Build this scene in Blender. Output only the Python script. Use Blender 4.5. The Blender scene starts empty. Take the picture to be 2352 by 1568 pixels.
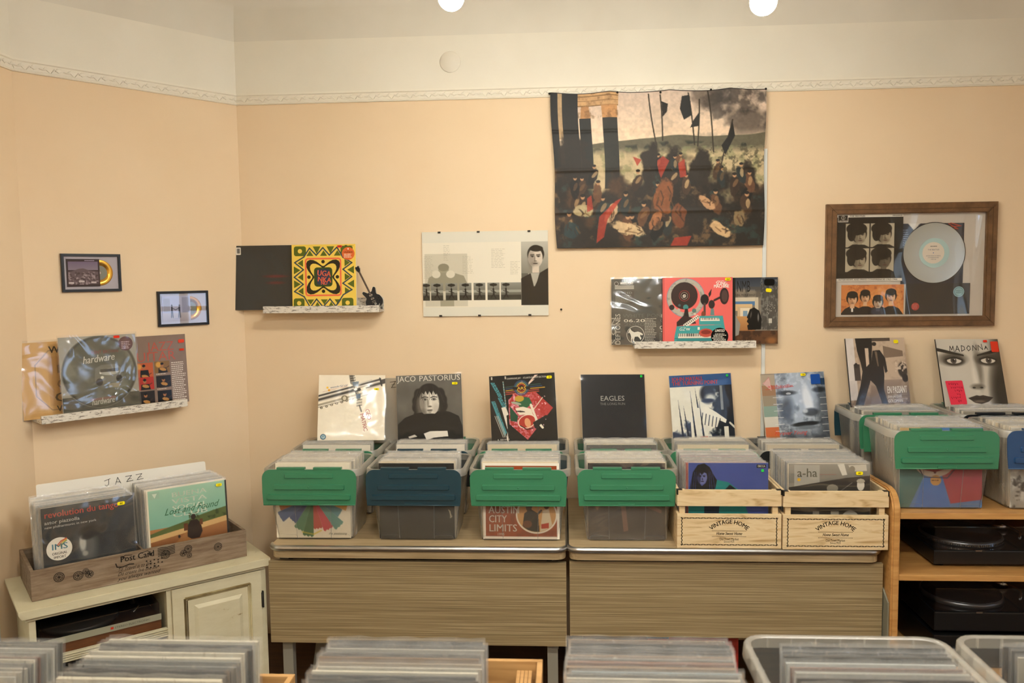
import bpy, bmesh, math, random
import numpy as np
from mathutils import Vector, Matrix
R = math.radians; PI = math.pi
random.seed(7); RNG = np.random.default_rng(7)
SC = bpy.context.scene; COL = SC.collection

# ---------------------------------------------------------------- camera, world, lights, exposure
CAM = Vector((0, -4.0159, 1.8)); F = 1900.0
AR = Vector((0.99804, 0.06028, -0.01258)); AD = Vector((-0.00781, -0.07835, -0.99690)); AF = Vector((-0.06109, 0.99510, -0.07781))
cd = bpy.data.cameras.new('camera'); cam = bpy.data.objects.new('camera', cd); COL.objects.link(cam)
cam.matrix_world = Matrix(((AR.x, -AD.x, -AF.x, CAM.x), (AR.y, -AD.y, -AF.y, CAM.y), (AR.z, -AD.z, -AF.z, CAM.z), (0, 0, 0, 1)))
cd.sensor_width = 36; cd.lens = 36 * F / 2352; cd.clip_start = 0.05
cd.dof.use_dof = True; cd.dof.focus_distance = 3.75; cd.dof.aperture_fstop = 5.0
SC.camera = cam
def at(px, py, Y):                      # pixel -> point on the plane y = Y
    v = AR * ((px - 1176) / F) + AD * ((py - 784) / F) + AF
    return CAM + v * ((Y - CAM.y) / v.y)
SC.view_settings.view_transform = 'Standard'; SC.view_settings.look = 'None'
SC.view_settings.gamma = 1.0; SC.view_settings.use_curve_mapping = False
SC.view_settings.exposure = 0.12
W = bpy.data.worlds.new('sky'); SC.world = W; W.use_nodes = True
wb = W.node_tree.nodes['Background']; wb.inputs[0].default_value = (0.50, 0.68, 1.0, 1); wb.inputs[1].default_value = 5.5
BULB_W = 315.0      # emission strength of the bulbs

# ---------------------------------------------------------------- helpers
def lin(c):
    c = np.asarray(c, float)
    return np.where(c <= 0.04045, c / 12.92, ((c + 0.055) / 1.055) ** 2.4)
def hx(s): return tuple(int(s[i:i + 2], 16) / 255 for i in (0, 2, 4))
MATS = {}
def mat(name, col='808080', rough=0.5, metal=0.0, spec=0.5, coat=0.0, build=None, emit=None):
    if name in MATS: return MATS[name]
    m = bpy.data.materials.new(name); m.use_nodes = True; nt = m.node_tree
    b = nt.nodes['Principled BSDF']
    c = lin(hx(col)) if isinstance(col, str) else col
    b.inputs['Base Color'].default_value = (*[float(x) for x in c], 1)
    b.inputs['Roughness'].default_value = rough; b.inputs['Metallic'].default_value = metal
    b.inputs['Specular IOR Level'].default_value = spec
    b.inputs['Coat Weight'].default_value = coat; b.inputs['Coat Roughness'].default_value = 0.08
    if emit: b.inputs['Emission Color'].default_value = (*emit[:3], 1); b.inputs['Emission Strength'].default_value = emit[3]
    if build: build(nt, b)
    MATS[name] = m; return m
def N(nt, t, **kw):
    n = nt.nodes.new(t)
    for k, v in kw.items():
        if k.startswith('i_'): n.inputs[int(k[2:]) if k[2:].isdigit() else k[2:].replace('_', ' ')].default_value = v
        else: setattr(n, k, v)
    return n
def ramp(nt, stops):
    r = nt.nodes.new('ShaderNodeValToRGB'); e = r.color_ramp.elements
    while len(e) < len(stops): e.new(0.5)
    for el, (p, c) in zip(e, stops):
        el.position = p; el.color = (*[float(x) for x in lin(hx(c))], 1)
    return r
def noise_to(nt, b, scale, vec_scale=(1, 1, 1), stops=None, bump=0.0, detail=4.0, rough=0.6, coords='Object', dist=0.0):
    tc = nt.nodes.new('ShaderNodeTexCoord'); mp = nt.nodes.new('ShaderNodeMapping'); mp.inputs['Scale'].default_value = vec_scale
    nz = nt.nodes.new('ShaderNodeTexNoise'); nz.inputs['Scale'].default_value = scale; nz.inputs['Detail'].default_value = detail
    nz.inputs['Roughness'].default_value = rough; nz.inputs['Distortion'].default_value = dist
    nt.links.new(tc.outputs[coords], mp.inputs[0]); nt.links.new(mp.outputs[0], nz.inputs['Vector'])
    if stops:
        r = ramp(nt, stops); nt.links.new(nz.outputs[0], r.inputs[0]); nt.links.new(r.outputs[0], b.inputs['Base Color'])
    if bump:
        bp = nt.nodes.new('ShaderNodeBump'); bp.inputs['Strength'].default_value = bump; bp.inputs['Distance'].default_value = 0.004
        nt.links.new(nz.outputs[0], bp.inputs['Height']); nt.links.new(bp.outputs[0], b.inputs['Normal'])
    return nz, mp
def obj(name, me, m=None, parent=None, M=None, smooth=False):
    if isinstance(me, bmesh.types.BMesh):
        bm = me; me = bpy.data.meshes.new(name); bm.to_mesh(me); bm.free()
    if m is not None:
        for x in (m if isinstance(m, (list, tuple)) else [m]): me.materials.append(x)
    if smooth:
        me.polygons.foreach_set('use_smooth', [True] * len(me.polygons))
    o = bpy.data.objects.new(name, me); COL.objects.link(o)
    if parent is not None: o.parent = parent
    if M is not None: o.matrix_local = M
    return o
def tag(o, label=None, cat=None, group=None, kind=None):
    if label: o['label'] = label
    if cat: o['category'] = cat
    if group: o['group'] = group
    if kind: o['kind'] = kind
    return o
def thing(name, label, cat, M=None, group=None):
    o = bpy.data.objects.new(name, None); COL.objects.link(o); o.empty_display_size = 0.05
    if M is not None: o.matrix_world = M
    return tag(o, label, cat, group)
def T(x, y, z): return Matrix.Translation((x, y, z))
def frame(o, x, y=None, z=(0, 0, 1)):   # matrix with given origin, x axis, z axis
    x = Vector(x).normalized(); z = Vector(z).normalized(); yy = z.cross(x).normalized(); z = x.cross(yy)
    return Matrix(((x.x, yy.x, z.x, o[0]), (x.y, yy.y, z.y, o[1]), (x.z, yy.z, z.z, o[2]), (0, 0, 0, 1)))
def box(bm, x0, x1, y0, y1, z0, z1, bev=0.0, mi=0, M=None, seg=2):
    vs = [bm.verts.new((x, y, z)) for z in (z0, z1) for y in (y0, y1) for x in (x0, x1)]
    fs = [bm.faces.new([vs[i] for i in f]) for f in ((0, 2, 3, 1), (4, 5, 7, 6), (0, 1, 5, 4), (2, 6, 7, 3), (0, 4, 6, 2), (1, 3, 7, 5))]
    for f in fs: f.material_index = mi
    if bev:
        es = list({e for f in fs for e in f.edges})
        r = bmesh.ops.bevel(bm, geom=es, offset=bev, segments=seg, affect='EDGES', profile=0.7)
        for f in r['faces']: f.material_index = mi
        vs = list({v for f in fs if f.is_valid for v in f.verts} | {v for f in r['faces'] for v in f.verts})
    if M is not None:
        for v in vs: v.co = M @ v.co
    return vs
def prism(bm, pts, y0, y1, mi=0, M=None, bev=0.0):   # outline in x,z extruded along y
    a = [bm.verts.new((x, y0, z)) for x, z in pts]; b = [bm.verts.new((x, y1, z)) for x, z in pts]
    n = len(pts); fs = [bm.faces.new(a), bm.faces.new(b[::-1])]
    for i in range(n): fs.append(bm.faces.new((a[(i + 1) % n], a[i], b[i], b[(i + 1) % n])))
    bmesh.ops.recalc_face_normals(bm, faces=fs)
    for f in fs: f.material_index = mi
    if bev:
        r = bmesh.ops.bevel(bm, geom=list(fs[0].edges) + list(fs[1].edges), offset=bev, segments=2, affect='EDGES')
        for f in r['faces']: f.material_index = mi
        vs = list({v for f in fs if f.is_valid for v in f.verts} | {v for f in r['faces'] for v in f.verts})
    else: vs = a + b
    if M is not None:
        for v in vs: v.co = M @ v.co
    return vs
def rrect(hx_, hz, r, n=5, cx=0, cz=0):
    P = []
    for sx, sz, a0 in ((1, 1, 0), (-1, 1, 90), (-1, -1, 180), (1, -1, 270)):
        for k in range(n + 1):
            a = R(a0 + 90 * k / n); P.append((cx + sx * (hx_ - r) + r * math.cos(a), cz + sz * (hz - r) + r * math.sin(a)))
    return P
def tube(bm, pts, rad, n=8, mi=0, cap=True):
    pts = [Vector(p) for p in pts]; rings = []
    rads = rad if isinstance(rad, (list, tuple)) else [rad] * len(pts)
    for i, p in enumerate(pts):
        d = (pts[min(i + 1, len(pts) - 1)] - pts[max(i - 1, 0)]).normalized()
        a = d.cross(Vector((0, 0, 1)) if abs(d.z) < 0.9 else Vector((0, 1, 0))).normalized(); b = d.cross(a)
        rings.append([bm.verts.new(p + (a * math.cos(2 * PI * k / n) + b * math.sin(2 * PI * k / n)) * rads[i]) for k in range(n)])
    for r0, r1 in zip(rings, rings[1:]):
        for k in range(n):
            f = bm.faces.new((r0[k], r0[(k + 1) % n], r1[(k + 1) % n], r1[k])); f.material_index = mi; f.smooth = True
    if cap:
        for r in (rings[0], rings[-1]): bm.faces.new(r).material_index = mi
def lathe(bm, prof, n=32, mi=0, M=None):              # prof: (r, z)
    vs = []
    rings = []
    for r, z in prof:
        ring = [bm.verts.new((r * math.cos(2 * PI * k / n), r * math.sin(2 * PI * k / n), z)) for k in range(n)] if r > 1e-6 else [bm.verts.new((0, 0, z))]
        rings.append(ring); vs += ring
    for a, b in zip(rings, rings[1:]):
        for k in range(n):
            q = [a[k % len(a)], a[(k + 1) % len(a)], b[(k + 1) % len(b)], b[k % len(b)]]
            q = list(dict.fromkeys(q))
            if len(q) > 2: f = bm.faces.new(q); f.material_index = mi; f.smooth = True
    if M is not None:
        for v in vs: v.co = M @ v.co

# ---------------------------------------------------------------- art: painted grid + crisp lettering in one mesh
def vnoise(h, w, cell, seed):
    g = np.random.default_rng(seed); gh, gw = int(h / cell) + 3, int(w / cell) + 3; a = g.random((gh, gw))
    y = np.arange(h) / cell; x = np.arange(w) / cell; yi = y.astype(int); xi = x.astype(int)
    fy = (y - yi)[:, None]; fx = (x - xi)[None]; fy = fy * fy * (3 - 2 * fy); fx = fx * fx * (3 - 2 * fx)
    A = a[yi][:, xi]; B = a[yi][:, xi + 1]; C = a[yi + 1][:, xi]; D = a[yi + 1][:, xi + 1]
    return (A * (1 - fx) + B * fx) * (1 - fy) + (C * (1 - fx) + D * fx) * fy
def fbm(h, w, cell, seed, oct=4):
    s = 0; amp = 1; tot = 0
    for i in range(oct):
        s = s + amp * vnoise(h, w, max(cell / 2 ** i, 1.01), seed + i); tot += amp; amp *= 0.55
    return s / tot
class Cv:
    def __init__(s, w, h, c):
        s.w, s.h = w, h; s.a = np.ones((h, w, 3)) * np.array(hx(c)); s.asp = h / w
        s.U, s.V = np.meshgrid((np.arange(w) + .5) / w, (np.arange(h) + .5) / h)
        s.px = 1.0 / w
    def mix(s, m, c, al=1.0):
        m = (np.clip(m, 0, 1) * al)[..., None]; c = np.array(hx(c)) if isinstance(c, str) else c
        s.a = s.a * (1 - m) + c * m; return s
    def rect(s, x0, y0, x1, y1, c, al=1.0):
        return s.mix((s.U > x0) & (s.U < x1) & (s.V > y0) & (s.V < y1), c, al)
    def _rot(s, cx, cy, ang):
        u = (s.U - cx); v = (s.V - cy) * s.asp; ca, sa = math.cos(R(ang)), math.sin(R(ang))
        return u * ca + v * sa, -u * sa + v * ca
    def ell(s, cx, cy, rx, ry, c, al=1.0, ang=0, soft=0.06):      # radii in units of width
        u, v = s._rot(cx, cy, ang); d = np.sqrt((u / rx) ** 2 + (v / ry) ** 2)
        return s.mix((1 - d) / soft + 0.5, c, al)
    def ring(s, cx, cy, r0, r1, c, al=1.0):
        u, v = s._rot(cx, cy, 0); d = np.sqrt(u * u + v * v)
        return s.mix(np.minimum((d - r0) / s.px + .5, (r1 - d) / s.px + .5), c, al)
    def poly(s, pts, c, al=1.0):
        P = [(x, y) for x, y in pts]; n = len(P); acc = np.zeros(s.U.shape)
        for ou, ov in ((-.25, -.25), (.25, -.25), (-.25, .25), (.25, .25)):
            uu = s.U + ou / s.w; vv = s.V + ov / s.h; ins = np.zeros(s.U.shape, bool)
            for i in range(n):
                (x0, y0), (x1, y1) = P[i], P[(i + 1) % n]
                if y0 != y1: ins ^= ((y0 > vv) != (y1 > vv)) & (uu < (x1 - x0) * (vv - y0) / (y1 - y0) + x0)
            acc += ins
        return s.mix(acc / 4, c, al)
    def line(s, pts, wd, c, al=1.0):
        m = np.zeros(s.U.shape)
        for (x0, y0), (x1, y1) in zip(pts, pts[1:]):
            ay = s.asp; dx, dy = x1 - x0, (y1 - y0) * ay; L = dx * dx + dy * dy + 1e-12
            t = np.clip(((s.U - x0) * dx + (s.V - y0) * ay * dy) / L, 0, 1)
            d = np.sqrt((s.U - x0 - t * dx) ** 2 + ((s.V - y0) * ay - t * dy) ** 2)
            m = np.maximum(m, (wd / 2 - d) / s.px + .5)
        return s.mix(m, c, al)
    def grad(s, x0, y0, x1, y1, c0, c1):
        m = ((s.U > x0) & (s.U < x1) & (s.V > y0) & (s.V < y1)); t = np.clip((s.V - y0) / (y1 - y0), 0, 1)[..., None]
        g = np.array(hx(c0)) * (1 - t) + np.array(hx(c1)) * t; s.a = np.where(m[..., None], g, s.a); return s
    def tex(s, amt, cell, seed):
        s.a = np.clip(s.a + (fbm(s.h, s.w, cell, seed)[..., None] - .5) * 2 * amt, 0, 1); return s
    def dots(s, n, r, c, seed, box_=(0, 0, 1, 1), al=0.9):
        g = np.random.default_rng(seed)
        for _ in range(n):
            s.ell(g.uniform(box_[0], box_[2]), g.uniform(box_[1], box_[3]), r * g.uniform(.5, 1.2), r * g.uniform(.5, 1.2), c, al, soft=.4)
        return s
def head(c, cx, cy, r, skin='d9cdbd', hair='1c1a18', turn=0.0, shade='6b635a', beard=False, bald=False, feat=True, short=False):
    """a generic printed portrait head: r = half face width (units of canvas width)"""
    A = c.asp
    if not bald: c.ell(cx - turn * r * .2, cy - r * (.45 if short else .35) / A, r * (1.08 if short else 1.28), r * (1.15 if short else 1.42), hair)
    c.rect(cx - r * .45, cy + r * .6 / A, cx + r * .45, cy + r * 1.9 / A, skin)
    c.ell(cx + turn * r * .15, cy, r * .92, r * 1.25, skin, soft=.08)
    c.ell(cx - r * .55, cy + r * .2 / A, r * .42, r * 1.05, shade, .45, soft=.8)
    c.ell(cx + turn * r * .5, cy + r * .78 / A, r * .55, r * .28, shade, .3, soft=.9)
    if not bald: c.ell(cx + (r * .1 if short else 0), cy - r * (1.15 if short else .98) / A, r * (.85 if short else 1.0), r * (.38 if short else .55), hair, soft=.15)
    if feat:
        for sx in (-.38, .38):
            x = cx + sx * r + turn * r * .22
            c.ell(x, cy - r * .22 / A, r * .26, r * .13, shade, .7, soft=.7)
            c.ell(x, cy - r * .15 / A, r * .15, r * .075, '15110e', .95, soft=.3)
            c.line([(x - r * .24, cy - r * .36 / A), (x + r * .22, cy - r * .4 / A)], r * .1, hair, .85)
        x = cx + turn * r * .3
        c.ell(x - r * .08, cy + r * .15 / A, r * .09, r * .35, shade, .55, soft=.9)
        c.ell(x, cy + r * .42 / A, r * .2, r * .08, shade, .8, soft=.6)
        c.ell(x, cy + r * .72 / A, r * .3, r * .1, '5a3a34' if skin != 'd9cdbd' else '4a423c', .85, soft=.4)
        if beard: c.ell(x, cy + r * .95 / A, r * .5, r * .3, hair, .8, soft=.3)
class Art:
    """vertices in metres on the front face: x 0..w, z 0..h, y = 0 is the face, negative towards the viewer"""
    def __init__(s, w, h):
        s.w, s.h = w, h; s.v = []; s.f = []; s.c = []; s.n = 0; s.layer = 0
    def add(s, V, F_, C):
        V = np.asarray(V, float); s.v.append(V)
        for f in F_: s.f.append([i + s.n for i in f])
        C = np.asarray(C, float)
        if C.ndim == 1: C = np.tile(C, (len(V), 1))
        s.c.append(C); s.n += len(V)
    def slab(s, th, c='e8e2d6', grow=0.0):
        w, h = s.w / 2 + grow, s.h; X = [(-w, y, z) for y in (0, th) for z in (-grow, h + grow)] + [(w, y, z) for y in (0, th) for z in (-grow, h + grow)]
        F_ = [(2, 3, 7, 6), (0, 2, 6, 4), (1, 5, 7, 3), (0, 1, 3, 2), (4, 6, 7, 5), (0, 4, 5, 1)]
        s.add(X, F_, lin(hx(c)))
    def canvas(s, cv, x0=0.0, y0=0.0, x1=1.0, y1=1.0, y=-0.0004, wave=None):
        h, w = cv.h, cv.w; U = np.linspace(x0, x1, w); V = np.linspace(y0, y1, h)
        X, Z = np.meshgrid((U - .5) * s.w, (1 - V) * s.h); Y = np.full(X.shape, y)
        if wave is not None: Y = Y + wave(X, Z)
        P = np.stack([X, Y, Z], -1).reshape(-1, 3); I = np.arange(h * w).reshape(h, w)
        Fq = np.stack([I[:-1, :-1], I[1:, :-1], I[1:, 1:], I[:-1, 1:]], -1).reshape(-1, 4)
        s.add(P, Fq.tolist(), lin(cv.a).reshape(-1, 3))
    def pts(s, P, y): return [((u - .5) * s.w, y, (1 - v) * s.h) for u, v in P]
    def poly(s, P, c, lay=1):
        s.add(s.pts(P, -.0004 - .0003 * lay), [list(range(len(P)))[::-1]], lin(hx(c)))
    def circ(s, cx, cy, r, c, lay=1, n=28, r0=None):
        k = s.w / s.h
        O = [(cx + r * math.cos(2 * PI * i / n), cy + r * k * math.sin(2 * PI * i / n)) for i in range(n)]
        if r0 is None: s.poly(O, c, lay); return
        I = [(cx + r0 * math.cos(2 * PI * i / n), cy + r0 * k * math.sin(2 * PI * i / n)) for i in range(n)]
        s.add(s.pts(O + I, -.0004 - .0003 * lay), [(i, n + i, n + (i + 1) % n, (i + 1) % n) for i in range(n)], lin(hx(c)))
    def stroke(s, P, wd, c, lay=2):          # wd in units of width
        k = s.w / s.h
        for (x0, y0), (x1, y1) in zip(P, P[1:]):
            dx, dy = x1 - x0, (y1 - y0) / k; L = math.hypot(dx, dy) or 1e-6; dx /= L; dy /= L
            nx, ny = -dy * wd / 2, dx * wd / 2 * k; ex, ey = dx * wd * .4, dy * wd * .4 * k
            s.poly([(x0 + nx - ex, y0 + ny - ey), (x1 + nx + ex, y1 + ny + ey), (x1 - nx + ex, y1 - ny + ey), (x0 - nx - ex, y0 - ny - ey)], c, lay)
    def text(s, txt, x, y, hgt, c, wd=None, al='l', rot=0, shear=0.0, bold=0.0, lay=2, warp=None, sp=1.0, k=1.0):
        """x, y: baseline start in 0..1; hgt: cap height and wd: total width in units of width"""
        if bold > .006:                      # heavier type: a second impression a hair to the right
            s._text(txt, x + hgt * min(bold, .03) * 2.2 * math.cos(R(rot)), y, hgt, c, wd, al, rot, shear, 0.0, lay, warp, sp, k)
        s._text(txt, x, y, hgt, c, wd, al, rot, shear, 0.0, lay, warp, sp, k)
    def _text(s, txt, x, y, hgt, c, wd, al, rot, shear, bold, lay, warp, sp, k):
        V, Fc = glyphs(txt, bold, shear, sp)
        if not len(V): return
        V = V.copy(); mx = V[:, 0].max(); V[:, 0] -= V[:, 0].min() * 0; sc = hgt / 0.70
        sx = (wd / mx) if wd else sc * k
        V = V * np.array([sx, sc]); tot = mx * sx
        if al == 'c': V[:, 0] -= tot / 2
        if al == 'r': V[:, 0] -= tot
        if warp: V = warp(V)
        ca, sa = math.cos(R(rot)), math.sin(R(rot)); X = V[:, 0] * ca - V[:, 1] * sa; Y = V[:, 0] * sa + V[:, 1] * ca
        P = np.stack([(x - .5 + X) * s.w, np.full(len(X), -.0004 - .0003 * lay), (1 - y) * s.h + Y * s.w], -1)
        s.add(P, Fc, lin(hx(c)))
    def greek(s, x0, y0, x1, n, dy, c, hgt=0.008, seed=1, lay=2):     # lines of type too small to read
        g = np.random.default_rng(seed)
        for i in range(n):
            x = x0; e = x0 + (x1 - x0) * g.uniform(.7, 1)
            while x < e:
                w = g.uniform(.01, .035); s.poly([(x, y0 + i * dy), (x, y0 + i * dy + hgt), (min(x + w, e), y0 + i * dy + hgt), (min(x + w, e), y0 + i * dy)][::-1], c, lay); x += w + .006
    def merge(s, o, m, M=None):              # lettering printed on an existing part stays inside its mesh
        M = M or Matrix(); me = o.data; k = len(me.materials); me.materials.append(m); bm = bmesh.new(); bm.from_mesh(me)
        lay = bm.verts.layers.float_color.new('Col'); V = np.concatenate(s.v); C = np.concatenate(s.c) ** 1.12
        vs = [bm.verts.new(M @ Vector(v)) for v in V]
        for v, c in zip(vs, C): v[lay] = (c[0], c[1], c[2], 1)
        for f in s.f: bm.faces.new([vs[i] for i in f]).material_index = k
        bm.to_mesh(me); bm.free()
    def build(s, name, m, parent=None, M=None):
        me = bpy.data.meshes.new(name); V = np.concatenate(s.v); C = np.concatenate(s.c) ** 1.12
        me.from_pydata(V.tolist(), [], s.f); me.update()
        ca = me.color_attributes.new('Col', 'FLOAT_COLOR', 'POINT'); C4 = np.ones((len(V), 4)); C4[:, :3] = C
        ca.data.foreach_set('color', C4.ravel()); return obj(name, me, m, parent, M)
_G = {}
def glyphs(txt, bold=0.0, shear=0.0, sp=1.0):
    key = (txt, bold, shear, sp)
    if key not in _G:
        c = bpy.data.curves.new('t', 'FONT'); c.body = txt; c.offset = bold; c.shear = shear; c.space_character = sp; c.resolution_u = 2
        o = bpy.data.objects.new('t', c); COL.objects.link(o); bpy.context.view_layer.update()
        me = o.evaluated_get(bpy.context.evaluated_depsgraph_get()).to_mesh()
        V = np.array([(v.co.x, v.co.y) for v in me.vertices]).reshape(-1, 2); Fc = [list(p.vertices) for p in me.polygons]
        Z = []
        for f in Fc:                                   # keep every face turned to the viewer
            P = V[f]; ar = sum(P[i][0] * P[(i + 1) % len(P)][1] - P[(i + 1) % len(P)][0] * P[i][1] for i in range(len(P)))
            Z.append(f if ar > 0 else f[::-1])
        o.evaluated_get(bpy.context.evaluated_depsgraph_get()).to_mesh_clear()
        bpy.data.objects.remove(o); bpy.data.curves.remove(c); _G[key] = (V, Z)
    return _G[key]

# ---------------------------------------------------------------- materials
def printed(nt, b):
    a = N(nt, 'ShaderNodeVertexColor', layer_name='Col'); nt.links.new(a.outputs[0], b.inputs['Base Color'])
M_PRINT = mat('printed_card', rough=0.45, spec=0.18, build=printed)
M_MATTE = mat('printed_matte', rough=0.8, spec=0.15, build=printed)
M_GLOSSP = mat('printed_gloss', rough=0.28, spec=0.3, coat=0.15, build=printed)
def cloth_b(nt, b):
    printed(nt, b); noise_to(nt, b, 260, bump=.08)
M_CLOTH = mat('printed_cloth', rough=0.5, spec=0.3, build=cloth_b)
def film(name, gl=0.10, haze=0.03, rough=0.12, bump=0.6, scale=9, col='f2efe8', ior=1.45, vs=(1, 1, 1), dist=0.004):
    m = bpy.data.materials.new(name); m.use_nodes = True; nt = m.node_tree; nt.nodes.clear()
    out = N(nt, 'ShaderNodeOutputMaterial'); tr = N(nt, 'ShaderNodeBsdfTransparent'); g = N(nt, 'ShaderNodeBsdfGlossy'); g.inputs['Roughness'].default_value = rough
    d = N(nt, 'ShaderNodeBsdfDiffuse'); d.inputs[0].default_value = (*[float(x) for x in lin(hx(col))], 1)
    fr = N(nt, 'ShaderNodeLayerWeight'); fr.inputs[0].default_value = 0.5       # Schlick reflectance, the same from both sides
    pw = N(nt, 'ShaderNodeMath', operation='POWER'); pw.inputs[1].default_value = 5.0; nt.links.new(fr.outputs['Facing'], pw.inputs[0])
    add = N(nt, 'ShaderNodeMath', operation='MULTIPLY_ADD'); add.inputs[1].default_value = 0.9; add.inputs[2].default_value = gl + ((ior - 1) / (ior + 1)) ** 2 * (1.6 if rough < .05 or rough > .25 else 0.85); nt.links.new(pw.outputs[0], add.inputs[0])
    m1 = N(nt, 'ShaderNodeMixShader'); m1.inputs[0].default_value = haze; nt.links.new(tr.outputs[0], m1.inputs[1]); nt.links.new(d.outputs[0], m1.inputs[2])
    m2 = N(nt, 'ShaderNodeMixShader'); nt.links.new(add.outputs[0], m2.inputs[0]); nt.links.new(m1.outputs[0], m2.inputs[1]); nt.links.new(g.outputs[0], m2.inputs[2])
    if bump:
        tc = N(nt, 'ShaderNodeTexCoord'); mp = N(nt, 'ShaderNodeMapping'); mp.inputs['Scale'].default_value = vs
        oi = N(nt, 'ShaderNodeObjectInfo'); ad = N(nt, 'ShaderNodeVectorMath', operation='ADD'); nt.links.new(tc.outputs['Object'], ad.inputs[0]); nt.links.new(oi.outputs['Location'], ad.inputs[1])
        nt.links.new(ad.outputs[0], mp.inputs[0])
        nz = N(nt, 'ShaderNodeTexNoise'); nz.inputs['Scale'].default_value = scale; nz.inputs['Detail'].default_value = 1.2; nz.inputs['Distortion'].default_value = 1.2
        nt.links.new(mp.outputs[0], nz.inputs['Vector'])
        bp = N(nt, 'ShaderNodeBump'); bp.inputs['Strength'].default_value = bump; bp.inputs['Distance'].default_value = dist
        nt.links.new(nz.outputs[0], bp.inputs['Height'])
        for x in (g, fr): nt.links.new(bp.outputs[0], x.inputs['Normal'])
    nt.links.new(m2.outputs[0], out.inputs[0]); MATS[name] = m; return m
M_FILM = film('polythene_sleeve', gl=0.0, haze=0.015, rough=0.12, bump=0.5, scale=7, dist=.005)
M_CRINKLE = film('crinkled_polythene', gl=0.10, haze=0.03, rough=0.13, bump=1.0, scale=5, dist=.022)
M_EDGE = film('sleeve_edge_film', gl=0.06, haze=0.10, rough=0.14, bump=1.0, scale=60, vs=(1, 1, .3), dist=.01)
M_GLASS = film('picture_glass', gl=0.0, haze=0.0, rough=0.01, bump=0.0, ior=1.5)
M_ACRYL = film('wavy_picture_glass', gl=0.03, haze=0.01, rough=0.02, bump=0.5, scale=2.2, vs=(1.6, 1, .5), dist=.012, ior=1.5)
def plastic(name, col, haze, gl=0.02, rough=0.3):
    m = film(name, gl=gl, haze=haze, rough=rough, bump=0.15, scale=30, col=col); nt = m.node_tree
    d = [n for n in nt.nodes if n.type == 'BSDF_DIFFUSE'][0]; mixn = d.outputs[0].links[0].to_node
    tl = N(nt, 'ShaderNodeBsdfTranslucent'); tl.inputs[0].default_value = d.inputs[0].default_value
    mm = N(nt, 'ShaderNodeMixShader'); mm.inputs[0].default_value = 0.5; nt.links.new(d.outputs[0], mm.inputs[1]); nt.links.new(tl.outputs[0], mm.inputs[2]); nt.links.new(mm.outputs[0], mixn.inputs[2])
    return m
M_BOX = plastic('clear_box_plastic', 'cfcdc4', 0.17)
M_RIM = plastic('clear_box_rim_plastic', 'dedacd', 0.40)
M_GREEN = mat('green_plastic', '367855', 0.33, spec=.5)
M_NAVY = mat('navy_plastic', '1c3943', 0.33, spec=.5)
M_BLACKP = mat('black_plastic', '14181a', 0.35)
M_BLUEP = mat('blue_plastic', '24466e', 0.33)
M_STICKER = mat('yellow_sticker', 'f2e21c', 0.5); M_STICKR = mat('red_sticker', 'e0492c', 0.5); M_STICKG = mat('green_sticker', '3ad05a', 0.5)
M_INK = mat('black_ink', '1a1813', 0.6)
def lam(c0, c1, c2):
    def f(nt, b):
        noise_to(nt, b, 3.0, (.7, 8, 120), [(.30, c0), (.5, c1), (.68, c2)], bump=.05, detail=5, rough=.6)
    return f
M_LAM = mat('grey_oak_laminate', rough=.5, build=lam('6f5e40', '8f7b57', 'b09d79'))
M_LAMT = mat('oak_laminate_top', rough=.4, build=lambda nt, b: noise_to(nt, b, 3.0, (1.2, 40, 30), [(.3, '8f7a58'), (.5, 'a9926d'), (.7, 'bba480')], detail=5))
M_ALU = mat('aluminium_edge', 'b9b9b6', .28, metal=1.0)
M_BEECH = mat('beech_wood', rough=.38, build=lambda nt, b: noise_to(nt, b, 5, (1, 6, 12), [(.3, 'b07d42'), (.7, 'cb9a5c')], detail=3))
M_PINE = mat('pale_pine', rough=.6, build=lambda nt, b: noise_to(nt, b, 2.5, (2.0, 4, 14), [(.28, 'b08d5c'), (.40, 'd6ba8c'), (.55, 'dfc79c'), (.66, 'cfae7c'), (.8, 'e3cda4')], detail=2.5, rough=.5, dist=1.2, bump=.03))
M_DIMPINE = mat('darkened_pine', rough=.65, build=lambda nt, b: noise_to(nt, b, 2.5, (2.0, 4, 14), [(.3, '8f6638'), (.55, 'b0854f'), (.8, 'bd9460')], detail=2.5, dist=1.0))  # pine with a darker colour to offset the strong lamp overhead
M_IRON = mat('dark_bracket_metal', '2c2822', .5, metal=.6)
def distress(nt, b):
    nz, mp = noise_to(nt, b, 38, (1, 3, 3), [(.36, '5b5146'), (.43, 'a0968a'), (.475, 'd8d0c2'), (.75, 'e8e1d4')], bump=.2, detail=8, rough=.75)
M_DIST = mat('distressed_white_wood', rough=.75, build=distress)
M_CREAM = mat('antique_cream_paint', rough=.5, build=lambda nt, b: noise_to(nt, b, 6, (1, 1, 3), [(.30, '5e4526'), (.33, 'a08d66'), (.355, 'c4ba98'), (.7, 'cfc7a8')], bump=.05, detail=7, rough=.7))
M_CREAM2 = mat('antique_cream_groove', rough=.6, build=lambda nt, b: noise_to(nt, b, 8, (1, 1, 1), [(.35, '7c6a42'), (.6, 'a89a70')], detail=6))
M_GREYW = mat('weathered_grey_wood', rough=.75, build=lambda nt, b: noise_to(nt, b, 5, (1.2, 4, 14), [(.3, '5f4937'), (.45, '78634c'), (.62, '8a7863'), (.75, '9c8f7e')], bump=.15, detail=7, rough=.7))
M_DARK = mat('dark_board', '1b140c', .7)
M_BLACK = mat('satin_black', '0e0e0f', .35); M_VINYL = mat('black_vinyl', '0a0a0b', .25)
M_SILVER = mat('brushed_silver', 'a3a08e', .4, metal=.5); M_CHROME = mat('polished_metal', 'c8c8c8', .15, metal=1)
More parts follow.
